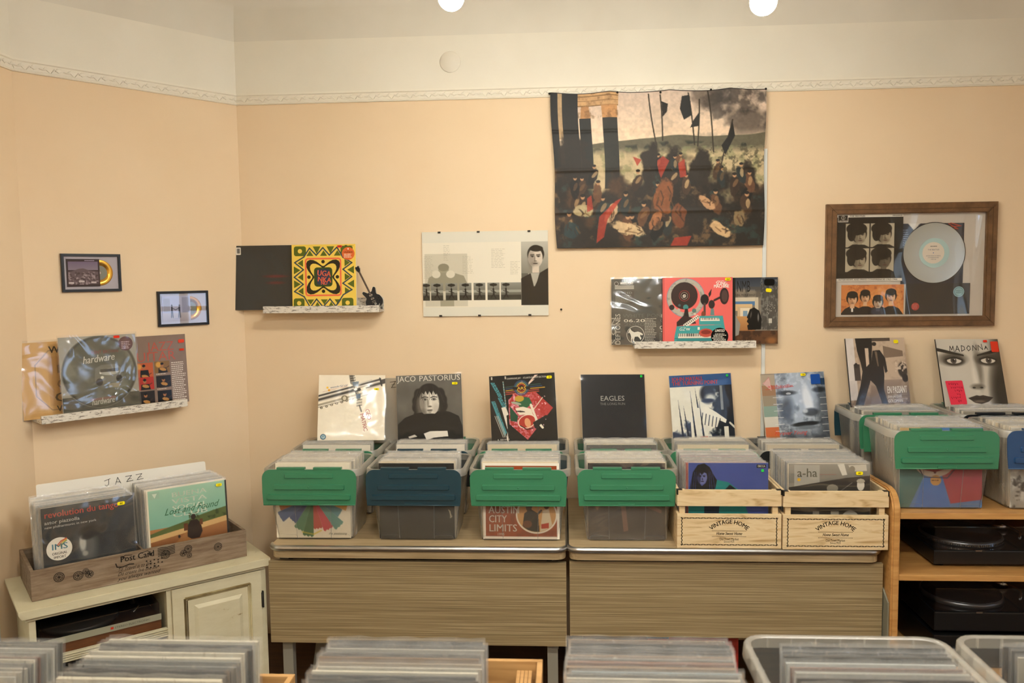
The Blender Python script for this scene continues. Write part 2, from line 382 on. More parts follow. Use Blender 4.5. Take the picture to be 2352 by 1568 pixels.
M_SMOKE = film('smoked_dust_cover', gl=.03, haze=.25, rough=.05, bump=0, col='101214')
M_GOLD = mat('gold_disc_metal', 'e0a93c', .25, metal=.9)
M_SILVD = mat('silver_disc_metal', 'c4ccc8', .28, metal=.8)
M_WALNUT = mat('walnut_frame_wood', rough=.45, build=lambda nt, b: noise_to(nt, b, 6, (3, 3, 3), [(.3, '54391c'), (.7, '785532')], detail=4, bump=.05))
M_WHITE = mat('white_card', 'ded9cd', .6); M_FROST = plastic('frosted_divider', 'c8c2b4', .75)
M_TRIM = mat('cream_moulding_paint', 'e6dfcd', .55); M_CEIL = mat('ceiling_paint', rough=.9, build=lambda nt, b: noise_to(nt, b, 2, (1, 1, 1), [(.3, 'd6cfbf'), (.7, 'e0dacb')], detail=3))
def wallf(nt, b):
    tc = N(nt, 'ShaderNodeNewGeometry'); sx = N(nt, 'ShaderNodeSeparateXYZ'); nt.links.new(tc.outputs['Position'], sx.inputs[0])
    gt = N(nt, 'ShaderNodeMath', operation='GREATER_THAN'); gt.inputs[1].default_value = 2.675; nt.links.new(sx.outputs[2], gt.inputs[0])
    nz = N(nt, 'ShaderNodeTexNoise'); nz.inputs['Scale'].default_value = 2.2; nz.inputs['Detail'].default_value = 5; nt.links.new(tc.outputs['Position'], nz.inputs['Vector'])
    r1 = ramp(nt, [(.3, 'e4caa6'), (.7, 'e7cfad')]); r2 = ramp(nt, [(.3, 'e0d9c8'), (.7, 'e8e2d2')])
    for r in (r1, r2): nt.links.new(nz.outputs[0], r.inputs[0])
    mx = N(nt, 'ShaderNodeMix', data_type='RGBA'); nt.links.new(gt.outputs[0], mx.inputs[0]); nt.links.new(r1.outputs[0], mx.inputs[6]); nt.links.new(r2.outputs[0], mx.inputs[7]); nt.links.new(mx.outputs[2], b.inputs['Base Color'])
    n2 = N(nt, 'ShaderNodeTexNoise'); n2.inputs['Scale'].default_value = 90; nt.links.new(tc.outputs['Position'], n2.inputs['Vector'])
    bp = N(nt, 'ShaderNodeBump'); bp.inputs['Strength'].default_value = .12; bp.inputs['Distance'].default_value = .002; nt.links.new(n2.outputs[0], bp.inputs['Height']); nt.links.new(bp.outputs[0], b.inputs['Normal'])
M_WALL = mat('peach_and_cream_wall_paint', rough=.85, spec=.2, build=wallf)
M_FLOOR = mat('brown_parquet', rough=.4, build=lambda nt, b: noise_to(nt, b, 4, (1, 8, 1), [(.3, '3a2412'), (.7, '55371d')], detail=4))
M_BULB = mat('lit_bulb_glass', 'ffffff', .3, emit=(1.0, .98, .90, BULB_W)); M_FILLBULB = mat('fill_bulb_glass', 'ffffff', .3, emit=(1.0, .98, .90, BULB_W * 2.7))

# ---------------------------------------------------------------- the room
A0 = Vector((-1.576, 0)); B0 = Vector((-2.197, -0.751)); YR = -6.3; XR = 3.7; XL = -2.2; ZW = 2.95
def wall_quad(name, a, b, z0, z1, th=0.12):            # room lies to the right of a -> b
    a = Vector(a); b = Vector(b); d = (b - a).normalized(); n = Vector((-d.y, d.x)) * th
    bm = bmesh.new(); P = [a, b, b + n, a + n]
    lo = [bm.verts.new((p.x, p.y, z0)) for p in P]; hi = [bm.verts.new((p.x, p.y, z1)) for p in P]
    for f in ((0, 1, 2, 3),): bm.faces.new([lo[i] for i in f][::-1]); bm.faces.new([hi[i] for i in f])
    for i in range(4): bm.faces.new((lo[i], lo[(i + 1) % 4], hi[(i + 1) % 4], hi[i]))
    bmesh.ops.recalc_face_normals(bm, faces=bm.faces)
    return tag(obj(name, bm, M_WALL), kind='structure')
wall_quad('wall_back', (A0.x, 0), (XR, 0), 0, 3.3)
wall_quad('wall_diagonal', B0, A0, 0, 3.3)
wall_quad('wall_left', (XL, YR), B0, 0, 3.3)
wall_quad('wall_front', (XR, YR), (XL, YR), 0, 3.3)
# right wall with its window openings
WINS = [(-2.0, -1.35, 0.9, 1.75), (-3.95, -3.15, 1.0, 2.35), (-5.5, -5.0, 0.9, 2.6)]
bm = bmesh.new()
ys = [0.0] + [v for w_ in WINS for v in (w_[1], w_[0])] + [YR]
for i in range(7):
    y1, y0 = ys[i], ys[i + 1]
    if i % 2:
        w_ = WINS[i // 2]; box(bm, XR, XR + .25, y0, y1, 0, w_[2]); box(bm, XR, XR + .25, y0, y1, w_[3], 3.3)
    else: box(bm, XR, XR + .25, y0, y1, 0, 3.3)
tag(obj('wall_right', bm, M_WALL), kind='structure')
for k, (y0, y1, z0, z1) in enumerate(WINS):
    w = thing('window_%d' % (k + 1), None, None, T(XR, y0, z0)); w['kind'] = 'structure'
    bm = bmesh.new(); L = y1 - y0; H = z1 - z0
    for (a, b, c, d) in ((0, .06, 0, H), (L - .06, L, 0, H), (L / 2 - .04, L / 2 + .04, 0, H), (0, L, 0, .06), (0, L, H - .06, H), (0, L, H * .7 - .025, H * .7 + .025)): box(bm, .10, .16, a, b, c, d)
    obj('window_frame', bm, M_TRIM, w)
    bm = bmesh.new(); bm.faces.new([bm.verts.new(p) for p in ((.13, .03, .03), (.13, L - .03, .03), (.13, L - .03, H - .03), (.13, .03, H - .03))]); obj('window_pane', bm, M_GLASS, w)
    bm = bmesh.new(); box(bm, -.08, .1, -.03, L + .03, -.035, 0, .004); obj('window_sill', bm, M_TRIM, w)
    ld = bpy.data.lights.new('window_portal', 'AREA'); ld.shape = 'RECTANGLE'; ld.size = L; ld.size_y = H; ld.cycles.is_portal = True
    lo = bpy.data.objects.new('daylight_portal', ld); COL.objects.link(lo); lo.location = (XR + .22, (y0 + y1) / 2, (z0 + z1) / 2); lo.rotation_euler = (0, R(90), 0); lo.data.size = H; lo.data.size_y = L
bm = bmesh.new(); box(bm, XL - .2, XR + .3, YR - .2, .2, -.1, 0); tag(obj('floor', bm, M_FLOOR), kind='structure')
# ceiling with a coved edge
poly = [Vector((XR, 0)), A0, B0, Vector((XL, YR)), Vector((XR, YR))]
def inset(P, d):
    n = len(P); out = []
    for i in range(n):
        a, b, c = P[i - 1], P[i], P[(i + 1) % n]; d1 = (b - a).normalized(); d2 = (c - b).normalized()
        n1 = Vector((-d1.y, d1.x)); n2 = Vector((-d2.y, d2.x)); m = (n1 + n2); out.append(b + m * (d / (m.dot(n1))))
    return out
bm = bmesh.new(); rings = []
for k in range(13):
    a = R(90 * k / 12); d = .30 * (1 - math.cos(a)); z = ZW + .26 * math.sin(a)
    rings.append([bm.verts.new((p.x, p.y, z)) for p in inset(poly, d)])
for r0, r1 in zip(rings, rings[1:]):
    for i in range(5):
        f = bm.faces.new((r0[i], r0[(i + 1) % 5], r1[(i + 1) % 5], r1[i]))
        f.smooth = True
bm.faces.new(rings[-1]); top = [bm.verts.new((v.co.x, v.co.y, 3.34)) for v in rings[0]]
bm.faces.new(top[::-1])
for i in range(5): bm.faces.new((rings[0][i], top[i], top[(i + 1) % 5], rings[0][(i + 1) % 5]))
bmesh.ops.recalc_face_normals(bm, faces=bm.faces)
c = obj('ceiling', bm, M_CEIL); tag(c, kind='structure')
em = c.modifiers.new('split', 'EDGE_SPLIT'); em.split_angle = R(35)
# picture rail with raised leaf ornament
def rail(name, a, b, ta=0.0, tb=0.0):
    a = Vector(a); b = Vector(b); L = (b - a).length; bm = bmesh.new()
    prof = [(0, 0), (.010, 0), (.012, .004), (.008, .008), (.010, .012), (.013, .030), (.010, .040), (.016, .044), (.016, .052), (0, .054)]
    va = [bm.verts.new((0 + ta * p, -p, q)) for p, q in prof]; vb = [bm.verts.new((L - tb * p, -p, q)) for p, q in prof]
    for i in range(len(prof) - 1): bm.faces.new((va[i], vb[i], vb[i + 1], va[i + 1]))
    bm.faces.new(va); bm.faces.new(vb[::-1])
    n = int(L / .045)
    for i in range(n):
        x = (i + .5) * L / n; s = 1 if i % 2 else -1
        tube(bm, [(x - .020, -.011, .018 - s * .006), (x - .007, -.014, .025 + s * .004), (x + .008, -.014, .021 - s * .003), (x + .021, -.011, .018 + s * .006)], [.0012, .0028, .0028, .0012], 5)
        tube(bm, [(x - .004, -.012, .022), (x + .004, -.013, .032 + s * .001), (x + .012, -.011, .036)], [.002, .0024, .001], 5)
    bmesh.ops.recalc_face_normals(bm, faces=bm.faces)
    d = (b - a).normalized(); o = obj(name, bm, M_TRIM, None, frame((a.x, a.y, 2.648), (d.x, d.y, 0)))
    return tag(o, kind='structure')
rail('trim_1', (A0.x, 0), (XR, 0)); rail('trim_2', B0, A0); rail('trim_3', (XL, YR), B0)
# pale door lining on the left wall
d = thing('door_1', None, None, T(XL, -1.985, 0)); d['kind'] = 'structure'
bm = bmesh.new(); box(bm, 0, .03, .84, .935, 0, 2.12, .004); box(bm, 0, .03, -.09, 0, 0, 2.12, .004); box(bm, 0, .03, -.09, .935, 2.12, 2.2, .004); obj('door_frame', bm, mat('white_gloss_paint', 'd9d8d4', .4), d)
bm = bmesh.new(); box(bm, 0.002, .02, 0, .84, .01, 2.12, .002); obj('door_leaf', bm, M_TRIM, d)
# lamps
bm = bmesh.new(); lathe(bm, [(0, 0), (.046, 0), (.05, .003), (.048, .006), (0, .008)], 40, M=frame((-.525, 0, 2.826), (1, 0, 0), z=(0, -1, 0)))
tag(obj('junction_box_cover', bm, mat('painted_cover', 'e3dccb', .7)), 'round cover plate painted cream on the upper wall, left of the hanging cloth', 'cover')
def ceiling_lamp(label, y, xs, zc=3.21, mb=None):
    t = thing('ceiling_lamp', label, 'lamp', T(xs[1][0], y, zc))
    x0 = xs[1][0]
    bm = bmesh.new(); lathe(bm, [(0, 0), (.06, 0), (.06, -.02), (.02, -.03), (0, -.03)], 32); tube(bm, [(0, 0, -.02), (0, 0, -.26)], .008, 10); obj('ceiling_rose', bm, M_CHROME, t)
    bm = bmesh.new(); tube(bm, [(xs[0][0] - x0, 0, -.26), (xs[-1][0] - x0, 0, -.26)], .010, 10); obj('arm', bm, M_CHROME, t)
    for (x, z) in xs:
        bm = bmesh.new(); tube(bm, [(x - x0, 0, -.26), (x - x0, 0, z - zc + .06)], .016, 12); s = obj('socket', bm, M_TRIM, t)
        bm = bmesh.new(); bmesh.ops.create_uvsphere(bm, u_segments=28, v_segments=16, radius=.04)
        lathe(bm, [(.030, .026), (.016, .055), (.014, .07)], 20)
        b2 = bmesh.new(); lathe(b2, [(.017, .060), (.05, .052), (.066, .034), (.067, .034), (.051, .054), (.017, .063)] if mb is None else [(.017, .060), (.06, .050), (.085, -.025), (.086, -.025), (.061, .053), (.017, .063)], 32, M=T(x - x0, 0, z - zc)); obj('cutoff_shade', b2, M_TRIM, t)  # out-of-view shades shaped to cut light off the ceiling and upper wall
        obj('bulb', bm, mb or M_BULB, t, T(x - x0, 0, z - zc), smooth=True)
    return t
ceiling_lamp('ceiling lamp with glowing white globe bulbs above the hanging cloth', -1.4, [(-.336, 2.663), (.13, 2.78), (.614, 2.620)])
ceiling_lamp('ceiling lamp with globe bulbs further back in the room', -4.7, [(-.6, 2.70), (0, 2.74), (.7, 2.70)], mb=M_FILLBULB)  # out of view, added as general fill from behind
ceiling_lamp('ceiling lamp with three globe bulbs in the middle of the room', -3.0, [(-.4, 2.66), (.35, 2.70), (1.1, 2.66)], mb=M_FILLBULB)  # added above the view to brighten desks and lower wall

# ---------------------------------------------------------------- wall pieces
# white cable trunking
bm = bmesh.new(); box(bm, -.0085, .0085, -.010, 0, .72, 2.385, .002)
tag(obj('cable_trunking', bm, mat('white_pvc', 'd6d8d2', .4), None, T(.958, 0, 0)), 'slim white vertical cable cover running down the wall from the hanging cloth', 'cable cover')
bm = bmesh.new(); tube(bm, [(0, 0, 0), (0, -.012, 0)], .0022, 8); lathe(bm, [(0, .011), (.005, .011), (.005, .014), (0, .015)], 14, M=Matrix.Rotation(R(90), 4, 'X'))
tag(obj('nail', bm, M_IRON, None, T(-.0057, 0, 1.6407)), 'small dark nail in the bare wall below the left end of the hanging cloth', 'nail')

# tapestry : a plain generic stand-in of an old battle landscape
def tapestry():
    c = Cv(400, 290, 'd9bfa5'); h, w = 290, 400; U, V = c.U, c.V
    c.grad(0, 0, 1, .34, 'cdb8a6', 'ecd3b4')
    n = fbm(h, w, 60, 11, 5); cl = np.clip((n - .46) * 6, 0, 1) * np.clip((U - .42) * 3, 0, 1) * np.clip((.36 - V) * 9, 0, 1)
    c.mix(cl, '5b5148', .8); n2 = fbm(h, w, 34, 15, 5); c.mix(np.clip((n2 - .52) * 7, 0, 1) * np.clip((U - .55) * 4, 0, 1) * np.clip((.33 - V) * 9, 0, 1), '3d3833', .7)
    hl = .30 + .05 * vnoise(1, w, 60, 5)[0] - .03 * U[0]; c.mix((V - hl[None]) * h, '6a6450'); c.mix(np.clip((V - hl[None] - .03) * 60, 0, 1) * np.clip((fbm(h, w, 30, 8) - .48) * 14, 0, 1), '3c3d30')
    c.mix(np.clip((V - .36) * 20, 0, 1), 'cdb891', .9); c.mix(np.clip((fbm(h, w, 12, 21) - .5) * 6, 0, 1) * (V > .36), '8a8a63', .6)
    c.mix(np.clip((fbm(h, w, 7, 31) - .55) * 9, 0, 1) * (V > .37) * (U > .7), '55503c', .7)
    # stone portal at left
    c.rect(0, 0, .035, 1, '1d1a14'); c.rect(.035, 0, .055, .3, 'b59a75'); c.rect(.055, 0, .13, .62, '23201a'); c.rect(.13, 0, .32, .085, 'c9a273')
    for y in (.02, .05, .083): c.rect(.13, y, .32, y + .006, '8a6a42')
    c.poly([(.14, .17), (.145, .09), (.18, .085), (.19, .17)], 'b98a5a'); c.poly([(.245, .17), (.24, .085), (.315, .085), (.315, .17)], 'c4935f')
    c.rect(.135, .165, .19, .62, '24231c'); c.rect(.245, .165, .315, .62, '2d2c23'); c.mix((fbm(h, w, 10, 3) - .5) * 5 * (U < .32) * (V < .17) * (U > .13), '7a5a38', .6)
    # dark crowd masses with small standing and crouching figures
    base = .60 - .15 * np.exp(-((U - .55) / .2) ** 2) - .14 * np.exp(-((U - .08) / .1) ** 2) - .06 * np.exp(-((U - .95) / .07) ** 2)
    m = np.clip((V - base + (fbm(h, w, 40, 41, 4) - .5) * .35) * 12, 0, 1); c.mix(m, '2a231a', .97)
    for cx, cy, rx, ry in ((.10, .45, .09, .2), (.47, .50, .055, .15), (.56, .58, .09, .22), (.70, .54, .07, .16), (.92, .68, .06, .2), (.08, .62, .1, .16)):
        c.mix(np.clip((1 - np.sqrt(((U - cx) / rx) ** 2 + ((V - cy) / ry) ** 2) + (fbm(h, w, 24, int(cx * 100)) - .5) * .9) * 5, 0, 1), '2b2318', .95)
    tn = fbm(h, w, 34, 51, 5); c.mix(np.clip((tn - .52) * 5, 0, 1) * m, '5d4229', .75)
    c.mix(np.clip((fbm(h, w, 18, 61, 5) - .62) * 7, 0, 1) * m, '9a7a54', .6); c.mix(np.clip((fbm(h, w, 20, 71, 4) - .60) * 8, 0, 1) * m, '36443d', .8)
    g = np.random.default_rng(4)
    def warp_ell(cx, cy, rx, ry, col, a, k, al=.92):
        u_, v_ = c._rot(cx, cy, a); c.mix(np.clip((1 - np.sqrt((u_ / rx) ** 2 + (v_ / ry) ** 2) + (fbm(h, w, 14, k) - .5) * .7) * 6, 0, 1), col, al)
    for i in range(34):                       # anonymous little people
        x, y = g.uniform(.03, .97), g.uniform(.44, .9); s_ = .016 + .022 * (y - .4); a_ = g.uniform(-25, 25)
        warp_ell(x, y, s_ * 1.1, s_ * 2.3, ['1d1812', '3c2b1c', '4f3a26', '2c3330', '6b4a30'][i % 5], a_, 200 + i)
        warp_ell(x + s_ * .2, y - s_ * .6, s_ * .45, s_ * 1.1, ['8a6a48', 'b09068', '6d5236', 'c9ab80'][i % 4], a_ + 20, 300 + i, .7)
        c.ell(x + s_ * .1, y - s_ * 3.2, s_ * .42, s_ * .5, 'b98f69', .95, soft=.3); c.ell(x + s_ * .1, y - s_ * 3.6, s_ * .5, s_ * .32, '201a14', .95, soft=.3)
    for i, (cx, cy, rx, ry, col, a_) in enumerate(((.28, .78, .025, .055, 'c9a983', 30), (.36, .88, .085, .03, 'd2b68d', 15), (.14, .76, .05, .03, 'b9a880', 10), (.79, .89, .065, .028, 'd6b385', 35), (.73, .72, .045, .022, 'c49a72', 40), (.53, .68, .045, .09, '8f5a36', 5), (.49, .83, .022, .05, 'a8724a', 30), (.60, .80, .035, .06, '7d4c2e', -10), (.88, .82, .03, .04, '8f7a58', 0), (.08, .88, .04, .04, '2b3d3f', 0))):
        warp_ell(cx, cy, rx, ry, col, a_, 400 + i)
        for q in range(5): ox = g.uniform(-.7, .7) * rx; oy = g.uniform(-.6, .6) * ry; c.line([(cx + ox, cy + oy - ry * .4), (cx + ox + rx * g.uniform(-.4, .4), cy + oy + ry * .1), (cx + ox + rx * g.uniform(-.3, .5), cy + oy + ry * .6)], .006, '6d5033' if q % 2 else '3c2b1c', .55)
    for P in ([(.24, .93), (.20, .97), (.22, .80), (.30, .70), (.33, .68), (.26, .82)], [(.50, .45), (.53, .42), (.56, .45), (.52, .56), (.51, .52)], [(.60, .47), (.63, .44), (.64, .55), (.61, .56)], [(.58, .94), (.66, .93), (.64, 1.0), (.56, 1.0)], [(.16, .68), (.18, .66), (.19, .75), (.16, .77)], [(.38, .42), (.42, .44), (.40, .48)]):
        c.poly(P, 'a8402c', .85)
    for P in ([(.46, .02), (.50, .42)], [(.51, .03), (.525, .32)], [(.64, .02), (.675, .35)], [(.69, .06), (.69, .36)], [(.73, .0), (.765, .40)], [(.845, .2), (.79, .56)]):
        c.line(P, .006, '3a3122')
    for P, k in (([(.515, .07), (.545, .09), (.54, .14), (.52, .17)], '2b241b'), ([(.61, .04), (.645, .03), (.655, .16), (.62, .19), (.60, .12)], '1f1c16'), ([(.69, .14), (.665, .19), (.65, .24), (.69, .23)], '2d2a24'), ([(.845, .21), (.86, .3), (.82, .42), (.80, .36), (.83, .3)], '26221b')):
        c.poly(P, k)
    c.a *= (0.93 + .14 * fbm(h, w, 5, 91, 2))[..., None]; c.a = np.clip(c.a, 0, 1)
    c.rect(0, 0, 1, .006, '2a251c'); c.rect(0, .992, 1, 1, '2a251c')
    return c
W_, H_ = 1.0, .732
art = Art(W_, H_)
def sag(X, Z):
    t = Z / H_; x = X / W_
    fold = .0030 * np.sin(x * 31) * np.clip(t - .8, 0, 1) * 5 + .0025 * np.cos((t * 5) * PI * 2 + 1) * 0 - .0025 * np.exp(-((t - .5) / .012) ** 2) - .002 * np.exp(-((t - .23) / .012) ** 2) - .002 * np.exp(-((t - .75) / .01) ** 2)
    return fold - .004 + .0025 * np.sin(x * 14 + t * 7) * (1 - t)
art.canvas(tapestry(), wave=sag)
for i, v in enumerate(art.v):       # scalloped top edge, sides drawn in a little
    x = v[:, 0] / W_; t = v[:, 2] / H_
    v[:, 0] += np.where(x < 0, .024, -.004) * (1 - t) * np.abs(x * 2) * 1.0 + .004 * np.sin(t * 9) * np.sign(x)
    v[:, 2] -= .010 * np.abs(np.sin((x + .5) * PI * 3.6)) * np.clip(t - .6, 0, 1) * 2.2
o = art.build('wall_hanging', M_CLOTH, None, T(.4526, -.020, 1.934))
tag(o, 'large printed cloth of a dark old painting style scene pinned over the picture rail', 'wall hanging')
sm = o.modifiers.new('thick', 'SOLIDIFY'); sm.thickness = .0012; sm.offset = 1
for i, (px, py) in enumerate([(1262, 215), (1418, 212), (1517, 212), (1633, 206), (1759, 204)]):
    p = at(px, py, -.030); bm = bmesh.new()
    lathe(bm, [(0, .005), (.0045, .004), (.0055, .001), (.003, -.001), (.0012, -.002), (.0008, -.016)], 14, M=Matrix.Rotation(R(90), 4, 'X'))
    lab = ['at the left corner of', 'second from the left along the top of', 'in the middle of the top of', 'fourth from the left along the top of', 'at the right corner of'][i]
    tag(obj('drawing_pin', bm, M_IRON, None, T(p.x, p.y, p.z)), 'small dark drawing pin %s the hanging cloth' % lab, 'pin', 'pins of the hanging cloth')

# ---------------------------------------------------------------- record covers shown face-on
def pose(x, y, z, l, a, ro):
    u = Vector((math.cos(a), math.sin(a), 0)); n = Vector((-math.sin(a), math.cos(a), 0)); v = Vector((0, 0, 1)) * math.cos(l) + n * math.sin(l)
    u2 = u * math.cos(ro) + v * math.sin(ro); v2 = -u * math.sin(ro) + v * math.cos(ro); yy = v2.cross(u2)
    return Matrix(((u2.x, yy.x, v2.x, x), (u2.y, yy.y, v2.y, y), (u2.z, yy.z, v2.z, z), (0, 0, 0, 1)))
def sticker(parent, u, v, w, h, col, txt=None, W=.315, H=.315, rot=0, ink='222018', lab=None, y=-.0050, name='price_sticker'):
    a = Art(W, H); k = W / H
    P = [(u + (x * math.cos(R(rot)) + z * math.sin(R(rot))), v - (z * math.cos(R(rot)) - x * math.sin(R(rot))) * k) for x, z in rrect(w / 2, h / 2, min(w, h) * .35 if h < w * .9 else h * .1)]
    a.poly(P, col, 1)
    if txt: a.text(txt, u, v + h * .28 * k, h * .55, ink, al='c', rot=rot, bold=.02, lay=2, shear=.2)
    o = a.build(name, M_MATTE, parent, T(0, y, 0))
    if lab: o['label'] = lab
    return o
def cover(label, M, cv=None, draw=None, th=.004, cx0=0.0, film_=True, group=None, w=.315, h=.315, base='ece6d8', m=None, fm=None, name='record_sleeve', stickers=(), cat='record'):
    a = Art(w, h); a.slab(th, base)
    if cv is not None: a.canvas(cv, cx0)
    if draw: draw(a)
    o = a.build(name, m or M_PRINT, None, M); tag(o, label, cat, group)
    if film_:
        bm = bmesh.new(); n = 12; vs = []
        ph = random.uniform(0, 6)
        for j in range(n + 1):
            for i in range(n + 1):
                x = (i / n - .5) * (w + .012); z = -.004 + j / n * (h + .013)
                vs.append(bm.verts.new((x, -.0036 - .0010 * math.sin(i * 1.7 + ph) * math.sin(j * 1.3 + ph) + (.003 if i in (0, n) or j in (0, n) else 0), z)))
        for j in range(n):
            for i in range(n): bm.faces.new((vs[j * (n + 1) + i], vs[j * (n + 1) + i + 1], vs[(j + 1) * (n + 1) + i + 1], vs[(j + 1) * (n + 1) + i]))
        f = obj('plastic_outer', bm, fm or M_FILM, o, smooth=True); f['label'] = 'clear plastic outer sleeve'
    for s in stickers: sticker(o, *s[:6], **(s[6] if len(s) > 6 else {}), W=w, H=h)
    return o
YS = 'f4e51d'
DATA = {}
# 1 cream cover, metal bars crossed by a drill and a flute
def c_geo():
    c = Cv(170, 170, 'efe5d0'); c.tex(.02, 20, 3)
    G = ['8f877a', '2a2520', '3f3831', 'b4ab9b', 'f2ebdd', 'cfc6b6', '8a8275', '4d463d', '2e2924', '5b544a', 'a39a8b', 'd9d0c1']
    for k in range(12): t = k / 11; c.line([(0, .315 + t * .10), (.93, .055 + t * .105)], .012, G[k])
    c.poly([(.62, .20), (.76, .155), (.765, .175), (.70, .195), (.71, .215), (.64, .235)], 'efe5d0'); c.poly([(.60, .125), (.80, .065), (.80, .085), (.61, .145)], 'd8cfbf'); c.line([(.915, .05), (.945, .165)], .02, '2c2823')
    c.poly([(.93, .075), (1, .055), (1, .13), (.94, .145)], '4f483f'); c.line([(.92, .07), (.95, .15)], .012, '2c2823')
    c.line([(.0, .50), (.75, .30)], .006, '3b342b'); c.line([(.0, .46), (.66, .28)], .02, 'a79c86'); c.line([(0, .475), (.7, .29)], .004, '3d372d')
    for k in range(7): c.ell(.05 + k * .075, .505 - k * .022, .022, .016, '5b5040'); c.ell(.05 + k * .075, .505 - k * .022, .012, .008, 'd5c9b0')
    c.ell(.39, .36, .05, .045, '85795f'); c.ell(.39, .36, .025, .03, 'd9ceb6')
    c.line([(.48, 0), (.50, .12)], .06, '8b8272'); c.line([(.47, .02), (.53, .015)], .012, '2a261f'); c.line([(.475, .055), (.54, .045)], .012, '2a261f'); c.line([(.48, .09), (.545, .08)], .012, '2a261f')
    c.line([(.52, .12), (.60, .36)], .05, 'a39a88'); c.line([(.51, .13), (.59, .36)], .012, '3c3730'); c.ell(.56, .235, .07, .022, '3b372f'); c.ell(.55, .22, .03, .02, 'cfc6b4')
    c.poly([(.50, .11), (.60, .10), (.59, .18), (.52, .17)], '74838f'); c.poly([(.56, .30), (.63, .29), (.63, .36), (.57, .37)], '65788c')
    for k in range(5): c.line([(.575, .39 + k * .022), (.65, .375 + k * .022)], .010, '2b2721' if k % 2 == 0 else 'b3a996')
    c.line([(.615, .47), (.645, .56)], .02, '494238'); c.line([(.62, .48), (.648, .56)], .005, 'c6bca6')
    return c
def d_geo(a):
    a.text('GEO', .70, .53, .062, 'a8333d', rot=-76, lay=2, sp=.9); a.text('MATRIC', .625, .60, .058, 'a8333d', rot=-76, lay=2, sp=.9)
    a.text('wonderful cat', .17, .21, .033, '3f4f7a', rot=9, shear=.4, lay=2); a.stroke([(.06, .262), (.42, .175)], .004, 'b05a4a')
    a.circ(.13, .195, .016, 'f0c437', 2); a.circ(.155, .235, .018, 'f0b437', 2); a.circ(.085, .945, .044, '4f6f80', 2); a.circ(.085, .945, .030, '8fb0b8', 3, r0=.012)
    a.text('Lp', .085, .96, .03, 'dfe8e8', al='c', lay=4)
cover('cream record sleeve with crossed metal bars and red lettering, leaning over the leftmost bin', pose(-1.0092, -.1805, 1.0346, .294, .1997, -.0318), c_geo(), d_geo, stickers=[(.87, .22, .075, .032, YS, '80')])
# 2 black and white portrait
def c_por(bg0, bg1):
    c = Cv(170, 170, bg0); c.grad(0, 0, 1, 1, bg0, bg1); c.tex(.07, 40, 5); return c
def c_jaco():
    c = c_por('75726a', '5a5750')
    c.ell(.5, .30, .175, .165, '26231f', soft=.12); HR = ((-.155, .10, .075), (-.19, .20, .07), (-.20, .29, .065), (-.17, .37, .06), (.165, .10, .075), (.20, .19, .07), (.21, .28, .065), (.185, .36, .06), (-.21, .40, .035), (.235, .39, .03))
    for dx, dy, r in HR: c.ell(.5 + dx, .20 + dy, r, r * 1.25, '26231f', soft=.25)
    c.rect(.41, .54, .60, .64, 'a8a195'); c.ell(.5, .42, .150, .215, 'dfd9cc', soft=.06); c.ell(.5, .52, .115, .12, 'dfd9cc', soft=.1)
    c.ell(.375, .45, .075, .2, '7d776c', .75, soft=.8); c.ell(.40, .58, .06, .06, '6d675d', .6, soft=.9); c.ell(.60, .52, .05, .07, 'b5aea1', .5, soft=.9)
    c.poly([(.33, .36), (.34, .22), (.42, .17), (.58, .17), (.66, .22), (.67, .36), (.64, .27), (.60, .31), (.565, .245), (.54, .31), (.505, .25), (.48, .31), (.45, .25), (.42, .30), (.385, .26)], '26231f')
    g = np.random.default_rng(3)
    for k in range(34):
        t0 = g.uniform(0, PI); x = .5 + .17 * math.cos(t0); y = .30 - .13 * math.sin(t0); c.line([(x, y), (x + .07 * math.cos(t0) + g.uniform(-.02, .02), y + g.uniform(.08, .26))], .004, '57524a' if k % 2 else '12110f', .7)
    for x in (.435, .57): c.line([(x - .048, .352), (x - .01, .336), (x + .045, .345)], .013, '2b2723'); c.ell(x, .378, .038, .016, '6d675d', soft=.5); c.ell(x, .379, .026, .009, 'c9c3b7', soft=.3); c.ell(x, .378, .012, .011, '11100e', soft=.3); c.line([(x - .03, .372), (x, .364), (x + .03, .374)], .006, '1b1916')
    c.ell(.478, .43, .016, .065, '9d9689', soft=.9); c.ell(.525, .44, .012, .06, 'ece7dc', .8, soft=.9); c.ell(.505, .483, .030, .012, '6d675b', soft=.7); c.ell(.503, .538, .045, .009, '4b463e', soft=.4); c.ell(.503, .556, .034, .012, 'a39b8d', soft=.5); c.ell(.5, .575, .025, .006, '857e72', .7, soft=.6)
    c.ell(.5, .635, .11, .03, '5a554c', .8, soft=.9)
    c.poly([(0, .95), (.01, .74), (.12, .64), (.30, .58), (.38, .57), (.5, .66), (.62, .56), (.80, .57), (.94, .64), (.99, .80), (1, 1), (0, 1)], '1c1a16')
    c.ell(.5, .63, .14, .04, '14120f', soft=.3); c.ell(.3, .8, .3, .02, '2d2a25', .6, ang=-12, soft=.9); c.ell(.75, .8, .2, .02, '2f2c26', .6, ang=14, soft=.9)
    c.poly([(.40, .89), (.50, .855), (.76, .86), (.77, .94), (.55, .955), (.44, .99)], 'ece6da'); c.poly([(.16, .93), (.26, .90), (.30, .93), (.18, .955)], 'dcd5c8')
    return c
cover('black and white portrait record sleeve of a long haired man in a dark jumper', pose(-.6344, -.1349, 1.0243, .1168, .0109, .0316), c_jaco(), lambda a: (a.text('JACO', .02, .095, .085, 'efe9dc', wd=.28, bold=.012), a.text('PASTORIUS', .35, .095, .085, 'efe9dc', wd=.63, bold=.012)), stickers=[(.90, .145, .085, .036, YS, '120', dict(rot=2))])
